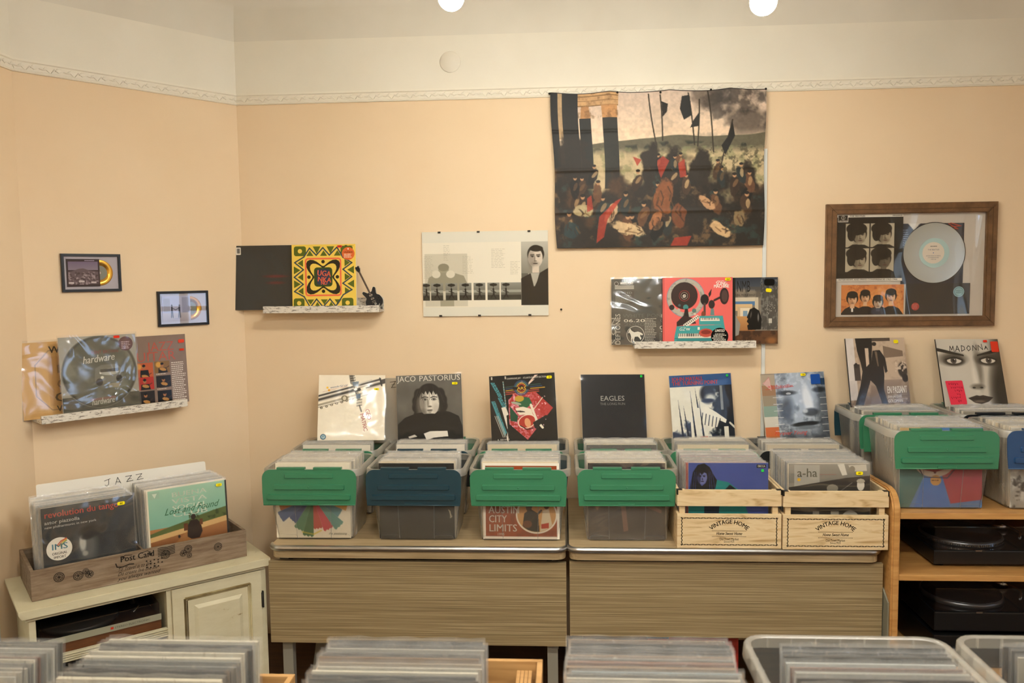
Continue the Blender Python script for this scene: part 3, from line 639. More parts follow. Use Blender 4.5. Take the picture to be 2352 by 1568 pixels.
# 3 black sleeve with emblem and red diamond
def c_ars():
    c = Cv(190, 190, '1c1913'); c.tex(.015, 30, 6)
    c.poly([(.285, .37), (.37, .27), (.70, .27), (.95, .52), (.55, .97), (.285, .73)], 'b23a33'); c.poly([(.46, .13), (.50, .09), (.54, .13)], 'a8353a')
    m = (fbm(190, 190, 5, 9, 3) > .50) & (c.U > .28) & (c.a[..., 0] > .6); c.mix(m * np.clip(1.1 - (c.U - .28) * 1.5, 0, 1), 'd9909f', .85); c.dots(60, .010, 'f0c9cc', 2, (.32, .32, .85, .85), .8)
    mk = ~(np.abs(c.U - .58) + np.abs(c.V - .55) < .47); c.mix(mk & (c.V > .3) & (c.U > .3), '1c1913')
    c.poly([(.30, .46), (.42, .62), (.40, .70), (.30, .68)], '22573c'); c.poly([(.39, .40), (.46, .33), (.60, .35), (.64, .44), (.56, .50), (.45, .48)], '2d6b47')
    c.ell(.45, .36, .07, .045, 'c4a23a'); c.ell(.40, .425, .08, .018, 'a9b09a', ang=15); c.poly([(.38, .50), (.50, .48), (.62, .52), (.66, .66), (.56, .60), (.44, .60)], 'e9dfc9'); c.ell(.46, .55, .07, .012, '33251c', ang=8)
    c.ell(.55, .70, .14, .10, 'efe3cd', ang=-15); c.ell(.55, .70, .125, .088, 'b5402f', ang=-15); c.ell(.56, .72, .045, .07, 'e0a77c', ang=-15); c.line([(.45, .76), (.55, .82), (.64, .80)], .012, '14110d')
    c.line([(.60, .60), (.80, .36)], .012, 'e6ddc6'); c.line([(.62, .46), (.70, .70), (.78, .80)], .035, 'e9e0cc'); c.poly([(.64, .72), (.84, .62), (.87, .64), (.70, .80), (.76, .86), (.66, .80)], '25241f')
    for k, col in enumerate(('3c5f55', '3b5378', 'd8a93c', 'c85a45', 'c85a45')):
        y = .165 + k * .027; c.line([(.25, y + .015), (.40, y + .004)], .012, col); c.line([(.58, y), (.78 + (.06 if k == 2 else .02 * (k == 1)) - .03 * (k > 2), y - .008)], .012, col)
    for r, col in ((.115, '3b5378'), (.095, '5d8a8a'), (.075, 'd8a93c'), (.055, 'b5402f')): c.ring(.49, .20, r - .014, r, col)
    c.rect(.36, .185, .62, .225, '1c1913'); c.poly([(.60, .13), (.70, .02), (.75, .02), (.66, .09), (.70, .08), (.60, .16)], 'e8cfc0')
    c.poly([(.02, .10), (.08, .10), (.20, .33), (.14, .33)], '4f97a0'); c.poly([(.12, .33), (.18, .33), (.25, .47), (.19, .48)], '4f97a0'); c.poly([(.02, .38), (.08, .38), (.24, .85), (.20, .90)], '4f97a0')
    c.poly([(.17, .48), (.24, .47), (.28, .60), (.26, 1.0), (.23, .95), (.255, .82)], 'e7ded0'); c.poly([(.245, .60), (.285, .58), (.285, 1), (.26, 1)], '1c1913')
    c.rect(.03, .015, .055, .06, 'cfc7b8'); c.rect(.24, .015, .265, .06, 'cfc7b8')
    return c
def d_ars(a):
    a.text('CHAMPAGNE JAM  ·  ATLANTA RHYTHM SECTION', .27, .065, .026, 'e8e2d4', wd=.60, bold=.01); a.text('ARS', .49, .225, .042, 'e8c24a', al='c', bold=.03, k=1.3)
    for s, x, y in (('シャンペン', .045, .11), ('ジャム', .145, .335), ('アトランタ・リズム・セクション', .045, .39)):
        for i, ch in enumerate(s): st = .046 if len(s) < 8 else .0335; a.text(ch, x - .008 + i * st * .44, y + .032 + i * st, st * .92, '14120e', rot=0, lay=3, bold=.03)
    for k in range(3):
        for i in range(26): x = .06 + k * .024 + i * .0045; y = .60 + k * .0 + i * .0125; a.poly([(x, y), (x + .012, y), (x + .012, y + .008), (x, y + .008)][::-1], 'cfc8ba', 2)
    for i in range(30): y = .09 + i * .0135; a.poly([(.205 + .001 * i, y), (.222 + .001 * i, y), (.222 + .001 * i, y + .009), (.205 + .001 * i, y + .009)][::-1], '7fb0b0' if i % 3 else 'cfc8ba', 2)
    a.text('A.. EXF-91429', .09, .965, .022, 'e8e2d4', lay=2)
cover('black record sleeve with a starry red diamond picture and a Japanese paper strip', pose(-.1804, -.2115, 1.0333, .184, -.158, .0752), c_ars(), d_ars, stickers=[(.92, .065, .080, .042, YS, '30')])
# 4 plain black sleeve
cover('plain charcoal black record sleeve with two lines of thin embossed capitals', pose(.2451, -.1152, 1.0199, .2203, .2227, -.0276), Cv(60, 60, '24262a').tex(.02, 10, 3),
      lambda a: (a.text('EAGLES', .48, .40, .075, 'b0aea6', wd=.38, al='c'), a.text('THE LONG RUN', .48, .465, .036, '8f8d86', wd=.39, al='c')), m=M_GLOSSP, stickers=[(.945, .03, .035, .036, '35c956', None)])
# 5 blue and white high contrast cover
def c_may():
    c = Cv(170, 170, 'e6e3d4'); n = fbm(170, 170, 26, 4, 4); st = vnoise(170, 170, 14, 8)
    c.mix(np.clip((c.U - .66 + (n - .5) * .5) * 14, 0, 1), '15202e'); c.mix(np.clip((c.V - .72 + (n - .5) * .6 - .25 * (c.U > .3)) * 10, 0, 1) * (c.U < .95), '1d2c48', .9)
    for x, y0, y1, wd in ((.12, .35, .95, .03), (.20, .45, .97, .035), (.32, .22, .98, .03), (.45, .35, 1, .03), (.40, .20, .5, .02)): c.poly([(x, y0), (x + wd, y1), (x + wd * 2.2, y1)], '1f2a3c')
    c.ell(.60, .30, .12, .14, '1b2230', soft=.4); c.ell(.64, .36, .08, .06, 'cfd2cb', soft=.9); c.ell(.60, .40, .10, .03, '1d2a44', soft=.5); c.rect(.80, .18, .84, .55, 'd9d8cc', .6)
    c.poly([(.48, .52), (.56, .48), (.72, .58), (.88, .70), (.86, .75), (.76, .70), (.72, .80), (.62, .82), (.52, .76)], 'ede9da')
    for k in range(6): c.line([(.50 + k * .055, .58 + k * .02), (.47 + k * .055, .74 + k * .015)], .013, '1a2536')
    c.rect(.83, .80, .90, 1, 'ece8da'); c.line([(.93, .75), (1.0, .82)], .03, 'e8e4d8'); c.rect(0, 0, 1, .175, '2f5d92'); c.tex(.03, 12, 77); c.rect(.435, .93, .56, .985, 'd2402f'); c.ell(.50, .955, .035, .02, '3a1512')
    return c
cover('blue and white high contrast record sleeve under a blue band with red capitals', pose(.6668, -.1031, 1.0151, .1535, .2667, .0102), c_may(), lambda a: (a.text('JOHN MAYALL', .04, .085, .058, 'd23c30', wd=.50, bold=.02), a.text('THE TURNING POINT', .04, .15, .058, 'd23c30', wd=.74, bold=.02)), stickers=[(.93, .035, .035, .034, '35c956', None)])
# 6 large grey blue face
def c_alp():
    c = Cv(170, 170, '9b8f80'); c.rect(.22, 0, 1, 1, '8f97a2'); n = fbm(170, 170, 30, 2, 5); n2 = fbm(170, 170, 9, 12, 4)
    c.ell(.62, .40, .42, .60, 'b4c0cf', soft=.6); c.mix(np.clip((n - .5) * 5, 0, 1) * (c.U > .22), '3a434e', .55); c.mix(np.clip((n2 - .55) * 7, 0, 1) * (c.U > .22), 'dde6ef', .5)
    c.ell(.38, .30, .14, .035, '2a2f36', .9, soft=.7); c.ell(.90, .27, .10, .04, '23282e', .9, soft=.7); c.ell(.41, .31, .04, .015, 'dfe3e6', .8); c.ell(.36, .55, .10, .18, '2d343d', .75, ang=10, soft=.9)
    c.ell(.70, .42, .07, .22, 'e9eef4', .9, ang=-8, soft=.6); c.ell(.74, .60, .12, .06, '3a424c', .85, soft=.5); c.ell(.65, .58, .04, .03, 'dfe5ea', .8, soft=.7)
    c.ell(.64, .77, .22, .035, '23262a', .95, ang=-3, soft=.4); c.ell(.66, .82, .16, .03, '7f8890', .9, soft=.6); c.mix(np.clip((c.V - .80) * 4, 0, 1) * (c.U > .25), '2f3133', .65); c.ell(.95, .6, .12, .4, '2b2f33', .55, soft=.9)
    for k, col in enumerate(('b5a793', 'a58263', 'a0947f', '8fa79a', 'd8d3c6', 'cf7440')): c.rect(0, k * .155 + .02, .21, (k + 1) * .155 + .02, col)
    c.rect(0, .93, .22, 1, 'b8794a'); c.rect(.93, .10, 1, .2, '2e4a66')
    return c
def d_alp(a):
    a.text('alphaville', .09, .21, .042, 'd54a42', wd=.40, k=1.3); a.stroke([(.05, .235), (.50, .205)], .006, 'd54a42'); a.stroke([(.02, .16), (.12, .05), (.14, .12)], .006, 'c98a85'); a.poly([(.02, .14), (.13, .06), (.15, .26)], 'd8b5ae', 1)
    a.text('Forever Young', .13, .92, .060, 'd9472c', wd=.52, shear=.45)
    for k in range(7): y = .36 + k * .10; a.stroke([(.16, y), (.30, y)], .006, 'e4e4e0'); a.stroke([(.90, y + .03), (1.0, y + .03)], .006, 'e4e4e0')
cover('record sleeve with a huge grey-blue face, coloured squares and red script along the bottom', pose(1.1001, -.1130, 1.0229, .2073, .1893, .0148), c_alp(), d_alp, m=M_GLOSSP,
      stickers=[(.66, .035, .08, .038, YS, '130'), (.85, .11, .15, .15, '2a5aa8', None, dict(name='hype_sticker', lab='blue square sticker'))])
# 7 sepia street scene
def c_pas():
    c = Cv(160, 160, 'cdb9a2'); n = fbm(160, 160, 24, 31, 5); c.mix(np.clip((n - .48) * 5, 0, 1), 'a58f7a', .7); c.grad(0, .62, 1, 1, 'a99482', '6f5e50'); c.mix(np.clip((n - .5) * 6, 0, 1) * (c.V > .6), 'd3c0aa', .5)
    c.rect(.20, 0, .75, .05, '5b4f44'); c.poly([(.62, .12), (.95, .20), (.95, .28), (.62, .30)], '8a7765'); c.ell(.92, .48, .08, .11, '3c332b', soft=.3); c.ell(.95, .6, .05, .06, '2a241f', soft=.3); c.dots(20, .018, 'dccbb6', 3, (.80, .35, .98, .5))
    c.rect(.0, 0, .13, .9, 'e3e0df', .7); c.rect(.10, .38, .20, .62, '4a4038'); c.ell(.14, .40, .03, .04, '2d2621')
    c.poly([(.16, 0), (.44, 0), (.44, .12), (.40, .35), (.24, .50), (.22, .36), (.18, .2)], '1d1a17'); c.poly([(.31, .15), (.37, .15), (.36, .48), (.30, .58), (.25, .57), (.31, .44)], 'd7c3ad')
    c.ell(.475, .13, .035, .055, 'c9b39b'); c.ell(.475, .09, .037, .03, '2d2620'); c.poly([(.44, .19), (.56, .18), (.64, .30), (.66, .50), (.62, .52), (.60, .40), (.60, .55), (.57, .75), (.62, .98), (.52, .97), (.44, .70), (.36, .62), (.28, .80), (.20, .99), (.06, .99), (.18, .70), (.24, .48), (.40, .35)], '1f1b18')
    c.poly([(.47, .2), (.51, .2), (.52, .42), (.50, .42)], '7b6a58'); c.ell(.66, .52, .018, .02, 'cdb59b')
    return c
cover('sepia record sleeve with two dark suited figures, standing on the bookshelf bins', pose(1.4614, -.150, 1.187, .1921, .3103, -.0122), c_pas(), lambda a: (a.text('EN PASSANT', .62, .82, .105, 'efe9de', wd=.34, bold=.02), a.text('JEAN-JACQUES', .62, .885, .035, 'efe9de', wd=.24, bold=.02), a.text('GOLDMAN', .62, .955, .045, 'efe9de', wd=.25, bold=.02), a.stroke([(.62, .84), (.96, .84)], .003, 'cfc2b0'), a.stroke([(.62, .905), (.96, .905)], .003, 'cfc2b0')),
      m=M_GLOSSP, th=.008, base='15130f', stickers=[(.84, .06, .08, .05, YS, None)])
# 8 close-up face
def c_mad():
    c = Cv(170, 170, 'b9b3a6'); c.grad(0, 0, 1, .3, 'c2bcb0', 'cbc5b8'); c.ell(.5, .45, .55, .75, 'd3cdc0', .9, soft=.7)
    c.mix(np.clip((c.U - .80 + .1 * c.V) * 5, 0, 1), '3b362e', .85); c.ell(.98, .8, .2, .4, '2b2720', .9, soft=.8); c.ell(.62, .42, .06, .28, '6d675c', .7, soft=.9)
    for s, cx in ((1, .25), (-1, .79)):
        c.poly([(cx - s * .26, .13), (cx - s * .15, .155), (cx + s * .16, .235), (cx + s * .17, .26), (cx - s * .05, .225), (cx - s * .26, .18)], '25211c')
        c.ell(cx - s * .02, .30, .20, .09, '3a352d', .8, soft=.8); c.ell(cx, .335, .15, .06, '2b2721', .85, soft=.5); c.ell(cx, .325, .115, .042, 'd8d2c6', soft=.15)
        c.ell(cx - s * .01, .320, .047, .047, '54504a', soft=.2); c.ell(cx - s * .01, .320, .02, .02, '0f0e0c'); c.ell(cx + .01, .305, .008, .008, 'f3efe6'); c.line([(cx - .13, .305), (cx, .272), (cx + .13, .315)], .018, '15120f')
    c.ell(.55, .55, .05, .2, 'e7e1d5', .7, soft=.9); c.ell(.56, .71, .10, .04, '5c564b', .7, soft=.9); c.ell(.50, .725, .025, .012, '2d2923', soft=.5); c.ell(.62, .725, .025, .012, '2d2923', soft=.5)
    c.poly([(.38, .875), (.52, .835), (.57, .845), (.62, .835), (.78, .87), (.70, .93), (.58, .965), (.48, .945)], '3a3029'); c.line([(.40, .88), (.57, .885), (.76, .875)], .008, '14100d'); c.ell(.55, .925, .09, .018, '7d7265', .8, soft=.7)
    c.ell(.57, 1.02, .2, .04, '6f685c', .8, soft=.8); return c
def d_mad(a):
    L = [[(.0, 1), (.1, 0), (.3, .7), (.5, .0), (.6, 1)], [(.0, 1), (.3, 0), (.55, 1), (.4, .6), (.1, .65)], [(.1, 0), (.05, 1), (.5, .7), (.45, .2), (.1, 0)], [(.3, .1), (.0, .5), (.2, 1), (.5, .7), (.45, .2), (.2, .1)], [(0, 1), (.1, .1), (.5, .9), (.55, 0)], [(0, 1), (.05, .1), (.6, .9), (.5, -.1)], [(0.1, .9), (.3, .3), (.5, .9), (.35, .5), (.1, .8)]]
    for i, P in enumerate(L): a.stroke([(.20 + i * .092 + x * .12, .105 + y * .085 - .004 * i) for x, y in P], .010, '1f1b17')
def note(a):
    a.poly([(.045, .635), (.05, .625), (.30, .62), (.315, .63), (.34, .93), (.335, .97), (.09, .975), (.08, .965)][::-1], 'e5455a', 1)
    g = random.Random(3)
    for r, (n, x0) in enumerate(((5, .09), (6, .12), (4, .17), (2, .2), (5, .10), (2, .2))):
        y = .66 + r * .05
        for k in range(n): x = x0 + k * .032; a.stroke([(x, y), (x + g.uniform(.005, .02), y + g.uniform(.01, .03)), (x + .02, y + g.uniform(-.01, .02))], .005, '7e1b2e', 2)
o = cover('black and white close-up face sleeve with a red note at its lower left', pose(1.8875, -.150, 1.184, .2982, .2014, -.0208), c_mad(), d_mad, m=M_GLOSSP, th=.008, base='1a1916', stickers=[(.78, .035, .065, .035, 'e0402a', None), (.92, .12, .12, .16, 'd9482f', None, dict(name='hype_sticker', lab='orange rectangular sticker', rot=0))])
a = Art(.315, .315); note(a); n_ = a.build('handwritten_note', M_MATTE, o, T(0, -.0052, 0)); n_['label'] = 'red paper note with handwriting'

# ---------------------------------------------------------------- wall ledges and what stands on them
def ledge(label, M, L, depth=.118, back=.068, lip=.033, th=.012):
    t = thing('picture_ledge', label, 'shelf', M)
    bm = bmesh.new(); box(bm, 0, L, -depth, 0, 0, th, .001); obj('ledge_board', bm, M_DIST, t)
    bm = bmesh.new(); box(bm, 0, L, -.012, -.0005, th, back, .001); obj('ledge_back', bm, M_DIST, t)
    bm = bmesh.new(); box(bm, 0, L, -depth - .012, -depth, 0, lip, .001); obj('ledge_lip', bm, M_DIST, t)
    return t
# middle left ledge
ledge('distressed white ledge left of the clip framed poster, guitar model at its right end', T(-1.4395, 0, 1.640), .566, depth=.10)
ledge('distressed white ledge under the hanging cloth, holding three sleeves', T(.3374, 0, 1.4560), .563, depth=.10)
MD = frame((-2.1935, -.7465, 0), (.6373, .7706, 0))     # frame of the diagonal wall, origin at its left end, -y into the room
LD = .9745
def dw(s, off, z): return MD @ T(LD - s, -off, z)          # s = distance from the inner corner
ledge('distressed white ledge on the diagonal wall below two small black frames', dw(.978, 0, 1.2275), .611, depth=.10)
def c_black():
    c = Cv(80, 80, '3a3833'); c.tex(.008, 30, 3); c.ell(.66, .48, .17, .020, '7d2a20', .75, soft=1.0); c.ell(.66, .58, .13, .02, '7d2a20', .65, soft=1.0); return c
o = cover('dark grey record sleeve with two blurred red words, left on the upper ledge', pose(-1.452, -.036, 1.654, .045, 0, 0), c_black(), None, stickers=[(.085, .085, .08, .115, 'e8e2d6', None, dict(name='barcode_label', lab='white barcode label'))])
a = Art(.315, .315)
for k in range(9): a.poly([(.062 + k * .0055, .045), (.062 + k * .0055, .12), (.0645 + k * .0055 + .0012 * (k % 3), .12), (.0645 + k * .0055 + .0012 * (k % 3), .045)], '2b2924', 3)
a.build('barcode', M_MATTE, o, T(0, -.005, 0))
def d_ug(a):
    Y, G, B, P, K = 'efcf62', '66702a', '4c5a60', 'ee7a57', '3c3624'
    for cx, cy, hw in ((.13, .10, .095), (.86, .10, .095), (.105, .90, .085), (.865, .90, .09)):
        a.poly([(cx + x, cy - z) for x, z in rrect(hw, .075, .035)][::-1], G, 1); a.circ(cx, cy, .034, Y, 2)
    for k in range(5):     # triangles along each side
        t = .285 + k * .1075; up = k % 2 == 0
        for top in (0, 1):
            b = .175 if top == 0 else .825; tip = (.045 if top == 0 else .985)
            if top == 0: Pp = [(t - .055, .175), (t + .055, .175), (t, .09)] if up else [(t - .06, .03), (t + .06, .03), (t, .145)]
            else: Pp = [(t - .055, .845), (t + .055, .845), (t, .925)] if up else [(t - .06, .985), (t + .06, .985), (t, .88)]
            if not (Pp[0][1] < .5) == False or True:
                A_ = sum(Pp[i][0] * Pp[(i + 1) % 3][1] - Pp[(i + 1) % 3][0] * Pp[i][1] for i in range(3)); a.poly(Pp if A_ < 0 else Pp, G, 1)
    for k in range(5):
        t = .285 + k * .1075; out = k % 2 == 1
        for r in (0, 1):
            Pp = ([(.175, t - .055), (.175, t + .055), (.09, t)] if not out else [(.03, t - .06), (.03, t + .06), (.135, t)])
            if r: Pp = [(1 - x, y) for x, y in Pp]
            a.poly(Pp, G, 1)
    z = [(.19, .19), (.28, .055), (.385, .165), (.49, .05), (.59, .165), (.71, .045), (.80, .20), (.94, .285), (.80, .385), (.935, .50), (.795, .60), (.935, .70), (.80, .775), (.68, .95), (.59, .84), (.48, .96), (.38, .84), (.28, .965), (.185, .80), (.035, .72), (.175, .61), (.035, .50), (.18, .385), (.045, .275), (.19, .19)]
    a.stroke(z, .020, B, 2)
    def rr(hw, hz, r, w2, col, cx=.49, cy=.50):
        O = [(cx + x, cy - q) for x, q in rrect(hw, hz, r)]; I = [(cx + x, cy - q) for x, q in rrect(hw - w2, hz - w2, max(r - w2, .01))]; n = len(O)
        a.add(a.pts(O + I, -.0010), [(i, n + i, n + (i + 1) % n, (i + 1) % n) for i in range(n)], lin(hx(col)))
    rr(.285, .295, .05, .025, P)
    n = 48; O = []; I = []
    for i in range(n):
        t = 2 * PI * i / n; c_, s_ = math.cos(t), math.sin(t); sq = 1 / max(abs(c_), abs(s_)); d = abs(math.sin(2 * t)); ro = .168 + .180 * d ** 2.1; ri = .142 + .128 * d ** 2.1
        O.append((.49 + ro * c_, .50 + ro * s_)); I.append((.49 + ri * c_, .50 + ri * s_))
    a.add(a.pts(O + I, -.0010), [(i, n + i, n + (i + 1) % n, (i + 1) % n) for i in range(n)], lin(hx(K)))
    for x, y in ((.49, .265), (.49, .72), (.265, .50), (.71, .50)): a.circ(x, y, .027, K, 2)
    a.poly([(.49 + x, .50 - q) for x, q in rrect(.143, .148, .05)], '46552b', 3); a.poly([(.49 + x, .50 - q) for x, q in rrect(.10, .12, .03)], '41465a', 4)
    a.text('UGA', .390, .475, .085, P, wd=.215, bold=.03, rot=-6, lay=5); a.text('NKA', .395, .565, .075, P, wd=.215, bold=.03, rot=-6, lay=5); a.text('ND', .45, .62, .055, P, wd=.10, bold=.03, lay=5)
    a.text('STEREO', .90, .035, .016, '6b6a35', wd=.07, lay=2); a.poly([(.83, .015), (.87, .015), (.87, .04), (.83, .04)][::-1], '5d6a2a', 2)
o = cover('yellow record sleeve with olive triangles and a blue zigzag, beside the small guitar model', pose(-1.154, -.058, 1.654, .05, 0, 0), Cv(20, 20, 'efcf62'), d_ug, th=.012, film_=False, base='f0e6cc', stickers=[(.755, .035, .075, .035, 'dd4a35', '150', dict(ink='5a1510')), ])
a = Art(.315, .315); a.circ(.885, .145, .098, 'e0763f', 2, n=40); a.text('UGANDA', .885, .135, .026, '40200f', al='c', bold=.02, lay=3, wd=.14); a.greek(.82, .15, .95, 3, .022, 'f0d7bd', .012, lay=3); a.text('VOL. 1', .885, .10, .014, '40200f', al='c', lay=3); a.circ(.885, .075, .010, 'f5ece0', 3)
s_ = a.build('hype_sticker', M_MATTE, o, T(0, -.001, 0)); s_['label'] = 'round orange sticker'
# guitar model
g = thing('guitar_miniature', 'small black model electric guitar on a stand at the right end of the upper ledge', 'model guitar', frame((-.8835, -.072, 1.655), (1, 0, 0)) @ Matrix.Rotation(R(-8), 4, 'X') @ Matrix.Rotation(R(-27), 4, 'Y') @ T(-.004, 0, .006) @ Matrix.Scale(1.16, 4))
def spl(P, n=6):
    out = []; L = len(P)
    for i in range(L):
        p0, p1, p2, p3 = [Vector(P[(i + k - 1) % L]) for k in range(4)]
        for k in range(n):
            t = k / n; out.append(tuple(.5 * ((2 * p1) + (-p0 + p2) * t + (2 * p0 - 5 * p1 + 4 * p2 - p3) * t * t + (-p0 + 3 * p1 - 3 * p2 + p3) * t ** 3)))
    return out
Bd = [(0, 0), (.026, .004), (.037, .022), (.034, .044), (.024, .056), (.027, .070), (.030, .082), (.023, .088), (.014, .080), (.008, .074), (-.008, .074), (-.014, .080), (-.023, .088), (-.030, .082), (-.027, .070), (-.024, .056), (-.034, .044), (-.037, .022), (-.026, .004)]
bm = bmesh.new(); prism(bm, spl(Bd, 4), -.005, .005, bev=.0012); obj('guitar_body', bm, M_BLACK, g)
bm = bmesh.new(); P = spl(Bd, 4); tube(bm, [(x, -.004, z) for x, z in P] + [(P[0][0], -.004, P[0][1])], .0005, 5, cap=False); obj('body_binding', bm, M_TRIM, g)
bm = bmesh.new(); box(bm, -.0035, .0035, -.0075, -.001, .062, .172, .0008); o = obj('guitar_neck', bm, mat('rosewood', '4a2a17', .5), g)
bm = bmesh.new()
for k in range(12): z = .076 + .096 * (1 - .94 ** (k * 1.6)) / (1 - .94 ** 19.2); box(bm, -.0034, .0034, -.0079, -.0075, z, z + .0005)
obj('frets', bm, M_CHROME, o)
bm = bmesh.new(); prism(bm, [(-.005, .170), (.005, .170), (.0085, .182), (.007, .196), (0, .193), (-.007, .196), (-.0085, .182)], -.006, -.002, bev=.0005); o = obj('headstock', bm, M_BLACK, g)
bm = bmesh.new()
for s in (-1, 1):
    for k in range(3): box(bm, s * .009 - .002, s * .009 + .002, -.005, -.003, .178 + k * .006, .181 + k * .006, .0005)
obj('tuning_pegs', bm, M_CHROME, o)
for z0 in (.056, .040):
    bm = bmesh.new(); box(bm, -.007, .007, -.0072, -.005, z0, z0 + .007, .0006); obj('pickup', bm, M_CHROME, g)
bm = bmesh.new(); box(bm, -.008, .008, -.0075, -.005, .031, .0335, .0004); box(bm, -.008, .008, -.0072, -.005, .026, .0275, .0004); obj('bridge', bm, M_CHROME, g)
for x, z in ((.018, .016), (.025, .024), (.016, .030), (.024, .036)):
    bm = bmesh.new(); lathe(bm, [(0, .0035), (.0018, .003), (.002, 0)], 10, M=T(x, -.005, z) @ Matrix.Rotation(R(90), 4, 'X')); obj('control_knob', bm, M_VINYL, g)
a = Art(.04, .04); a.circ(.5, .30, .16, 'c8c4b8', 1, r0=.10); a.text('Band', .5, .80, .34, 'c8c4b8', al='c', bold=.02, shear=.3, lay=1); a.text('&', .5, .42, .2, 'c8c4b8', al='c', lay=1)
l_ = a.build('body_lettering', M_MATTE, g, T(.002, -.0053, -.002) @ Matrix.Scale(.75, 4)); l_['label'] = 'white hand lettered emblem'
bm = bmesh.new()
for k in range(6): x = -.0025 + k * .001; tube(bm, [(x, -.0082, .027), (x, -.0088, .062), (x, -.0086, .175)], .00018, 4)
obj('strings', bm, M_CHROME, g)
st = thing('guitar_stand', 'tiny black wire stand holding the small guitar model', 'stand', T(-.8835, -.06, 1.6525))
bm = bmesh.new()
tube(bm, [(-.012, -.034, .0035), (-.012, -.010, .0015), (-.004, .012, .03), (0, .018, .055)], .0016, 8); tube(bm, [(.018, -.034, .0035), (.018, -.010, .0015), (.006, .012, .03), (0, .018, .055)], .0016, 8); tube(bm, [(.018, -.036, .0035), (.018, -.037, .010)], .0018, 8); tube(bm, [(-.012, -.036, .0035), (-.012, -.037, .010)], .0018, 8)
obj('stand_frame', bm, M_BLACK, st); bm = bmesh.new(); tube(bm, [(0, .018, .055), (0, .036, .0015)], .0014, 8); obj('stand_leg', bm, M_BLACK, st)

# middle ledge : three sleeves
def c_def():
    c = Cv(170, 170, '343a38'); c.tex(.02, 50, 3); c.rect(.02, .03, 1, .60, '39403d'); c.rect(.0, .0, .015, 1, '222624'); c.rect(.05, .19, .34, .37, '1f2322'); c.rect(.055, .19, .335, .235, '171a19'); return c
def d_def(a):
    a.text('WHITE PONY', .13, .085, .04, 'e9e4d6', wd=.20, bold=.03); a.circ(.075, .07, .03, 'e9e4d6', 1); a.circ(.075, .07, .026, '15110e', 2)
    for k in range(3): a.poly([(.05, .10 + k * .02), (.34, .10 + k * .02), (.34, .112 + k * .02), (.05, .112 + k * .02)][::-1], 'cfc9bb', 1)
    a.text('LIMITED', .06, .225, .03, '9da29a', wd=.25, bold=.02); a.greek(.06, .245, .34, 7, .017, 'a9aa9c', .006)
    a.text('DEFTONES', .13, 1.0, .075, 'e6e1d3', wd=.47, rot=90, bold=.025); a.text('S ON', .055, .99, .06, 'b9b5a8', wd=.4, rot=90)
    a.text('WHITE PONY', .17, .585, .055, '5e635e', wd=.65); a.text('06.20', .18, .655, .045, 'f0ebdc', wd=.32, bold=.04); a.text('2000', .18, .715, .05, '5a5f5a', wd=.32)
    a.circ(.36, .85, .135, 'e6e1d3', 1, n=48, r0=.128)
    P = [(.255, .80), (.27, .765), (.285, .755), (.30, .785), (.34, .81), (.40, .80), (.44, .815), (.475, .84), (.46, .86), (.435, .845), (.43, .87), (.45, .90), (.435, .93), (.42, .90), (.395, .875), (.35, .88), (.335, .93), (.35, .96), (.325, .95), (.315, .90), (.30, .93), (.31, .965), (.29, .945), (.295, .89), (.285, .845), (.27, .815), (.245, .83)]
    a.poly(P[::-1], 'ece7d8', 1)
    a.greek(.50, .60, .68, 16, .024, 'c9c5b6', .010, seed=4); a.text('deftones', .72, .77, .085, 'ece7d8', wd=.42); a.poly([(.745, .79), (.87, .79), (.87, .81), (.745, .81)][::-1], 'e0dbcd', 1); a.text('WHITE PONY', .89, .812, .03, '9da29a', wd=.25)
    for k, (x, y) in enumerate(((.765, .565), (.83, .565), (.895, .565), (.765, .63), (.83, .63), (.895, .63))): a.circ(x, y, .026, 'e6dfcd' if k in (0, 2, 4) else '8d918a', 1, r0=None if k in (0, 2, 4) else .021)
    a.text('d', .765, .58, .035, '26291f', al='c', lay=3); a.text('m', .895, .58, .03, '26291f', al='c', lay=3); a.greek(.72, .83, .98, 7, .015, '7f847d', .006, seed=6); a.text('DEFTONES', .73, .985, .05, 'ece7d8', wd=.4, bold=.03, shear=-.2)
cover('dark grey record sleeve with white lettering and a horse emblem', pose(.393, -.032, 1.4685, .04, 0, 0), c_def(), d_def, m=M_GLOSSP, th=.012, base='1d1f1d', fm=M_CRINKLE)
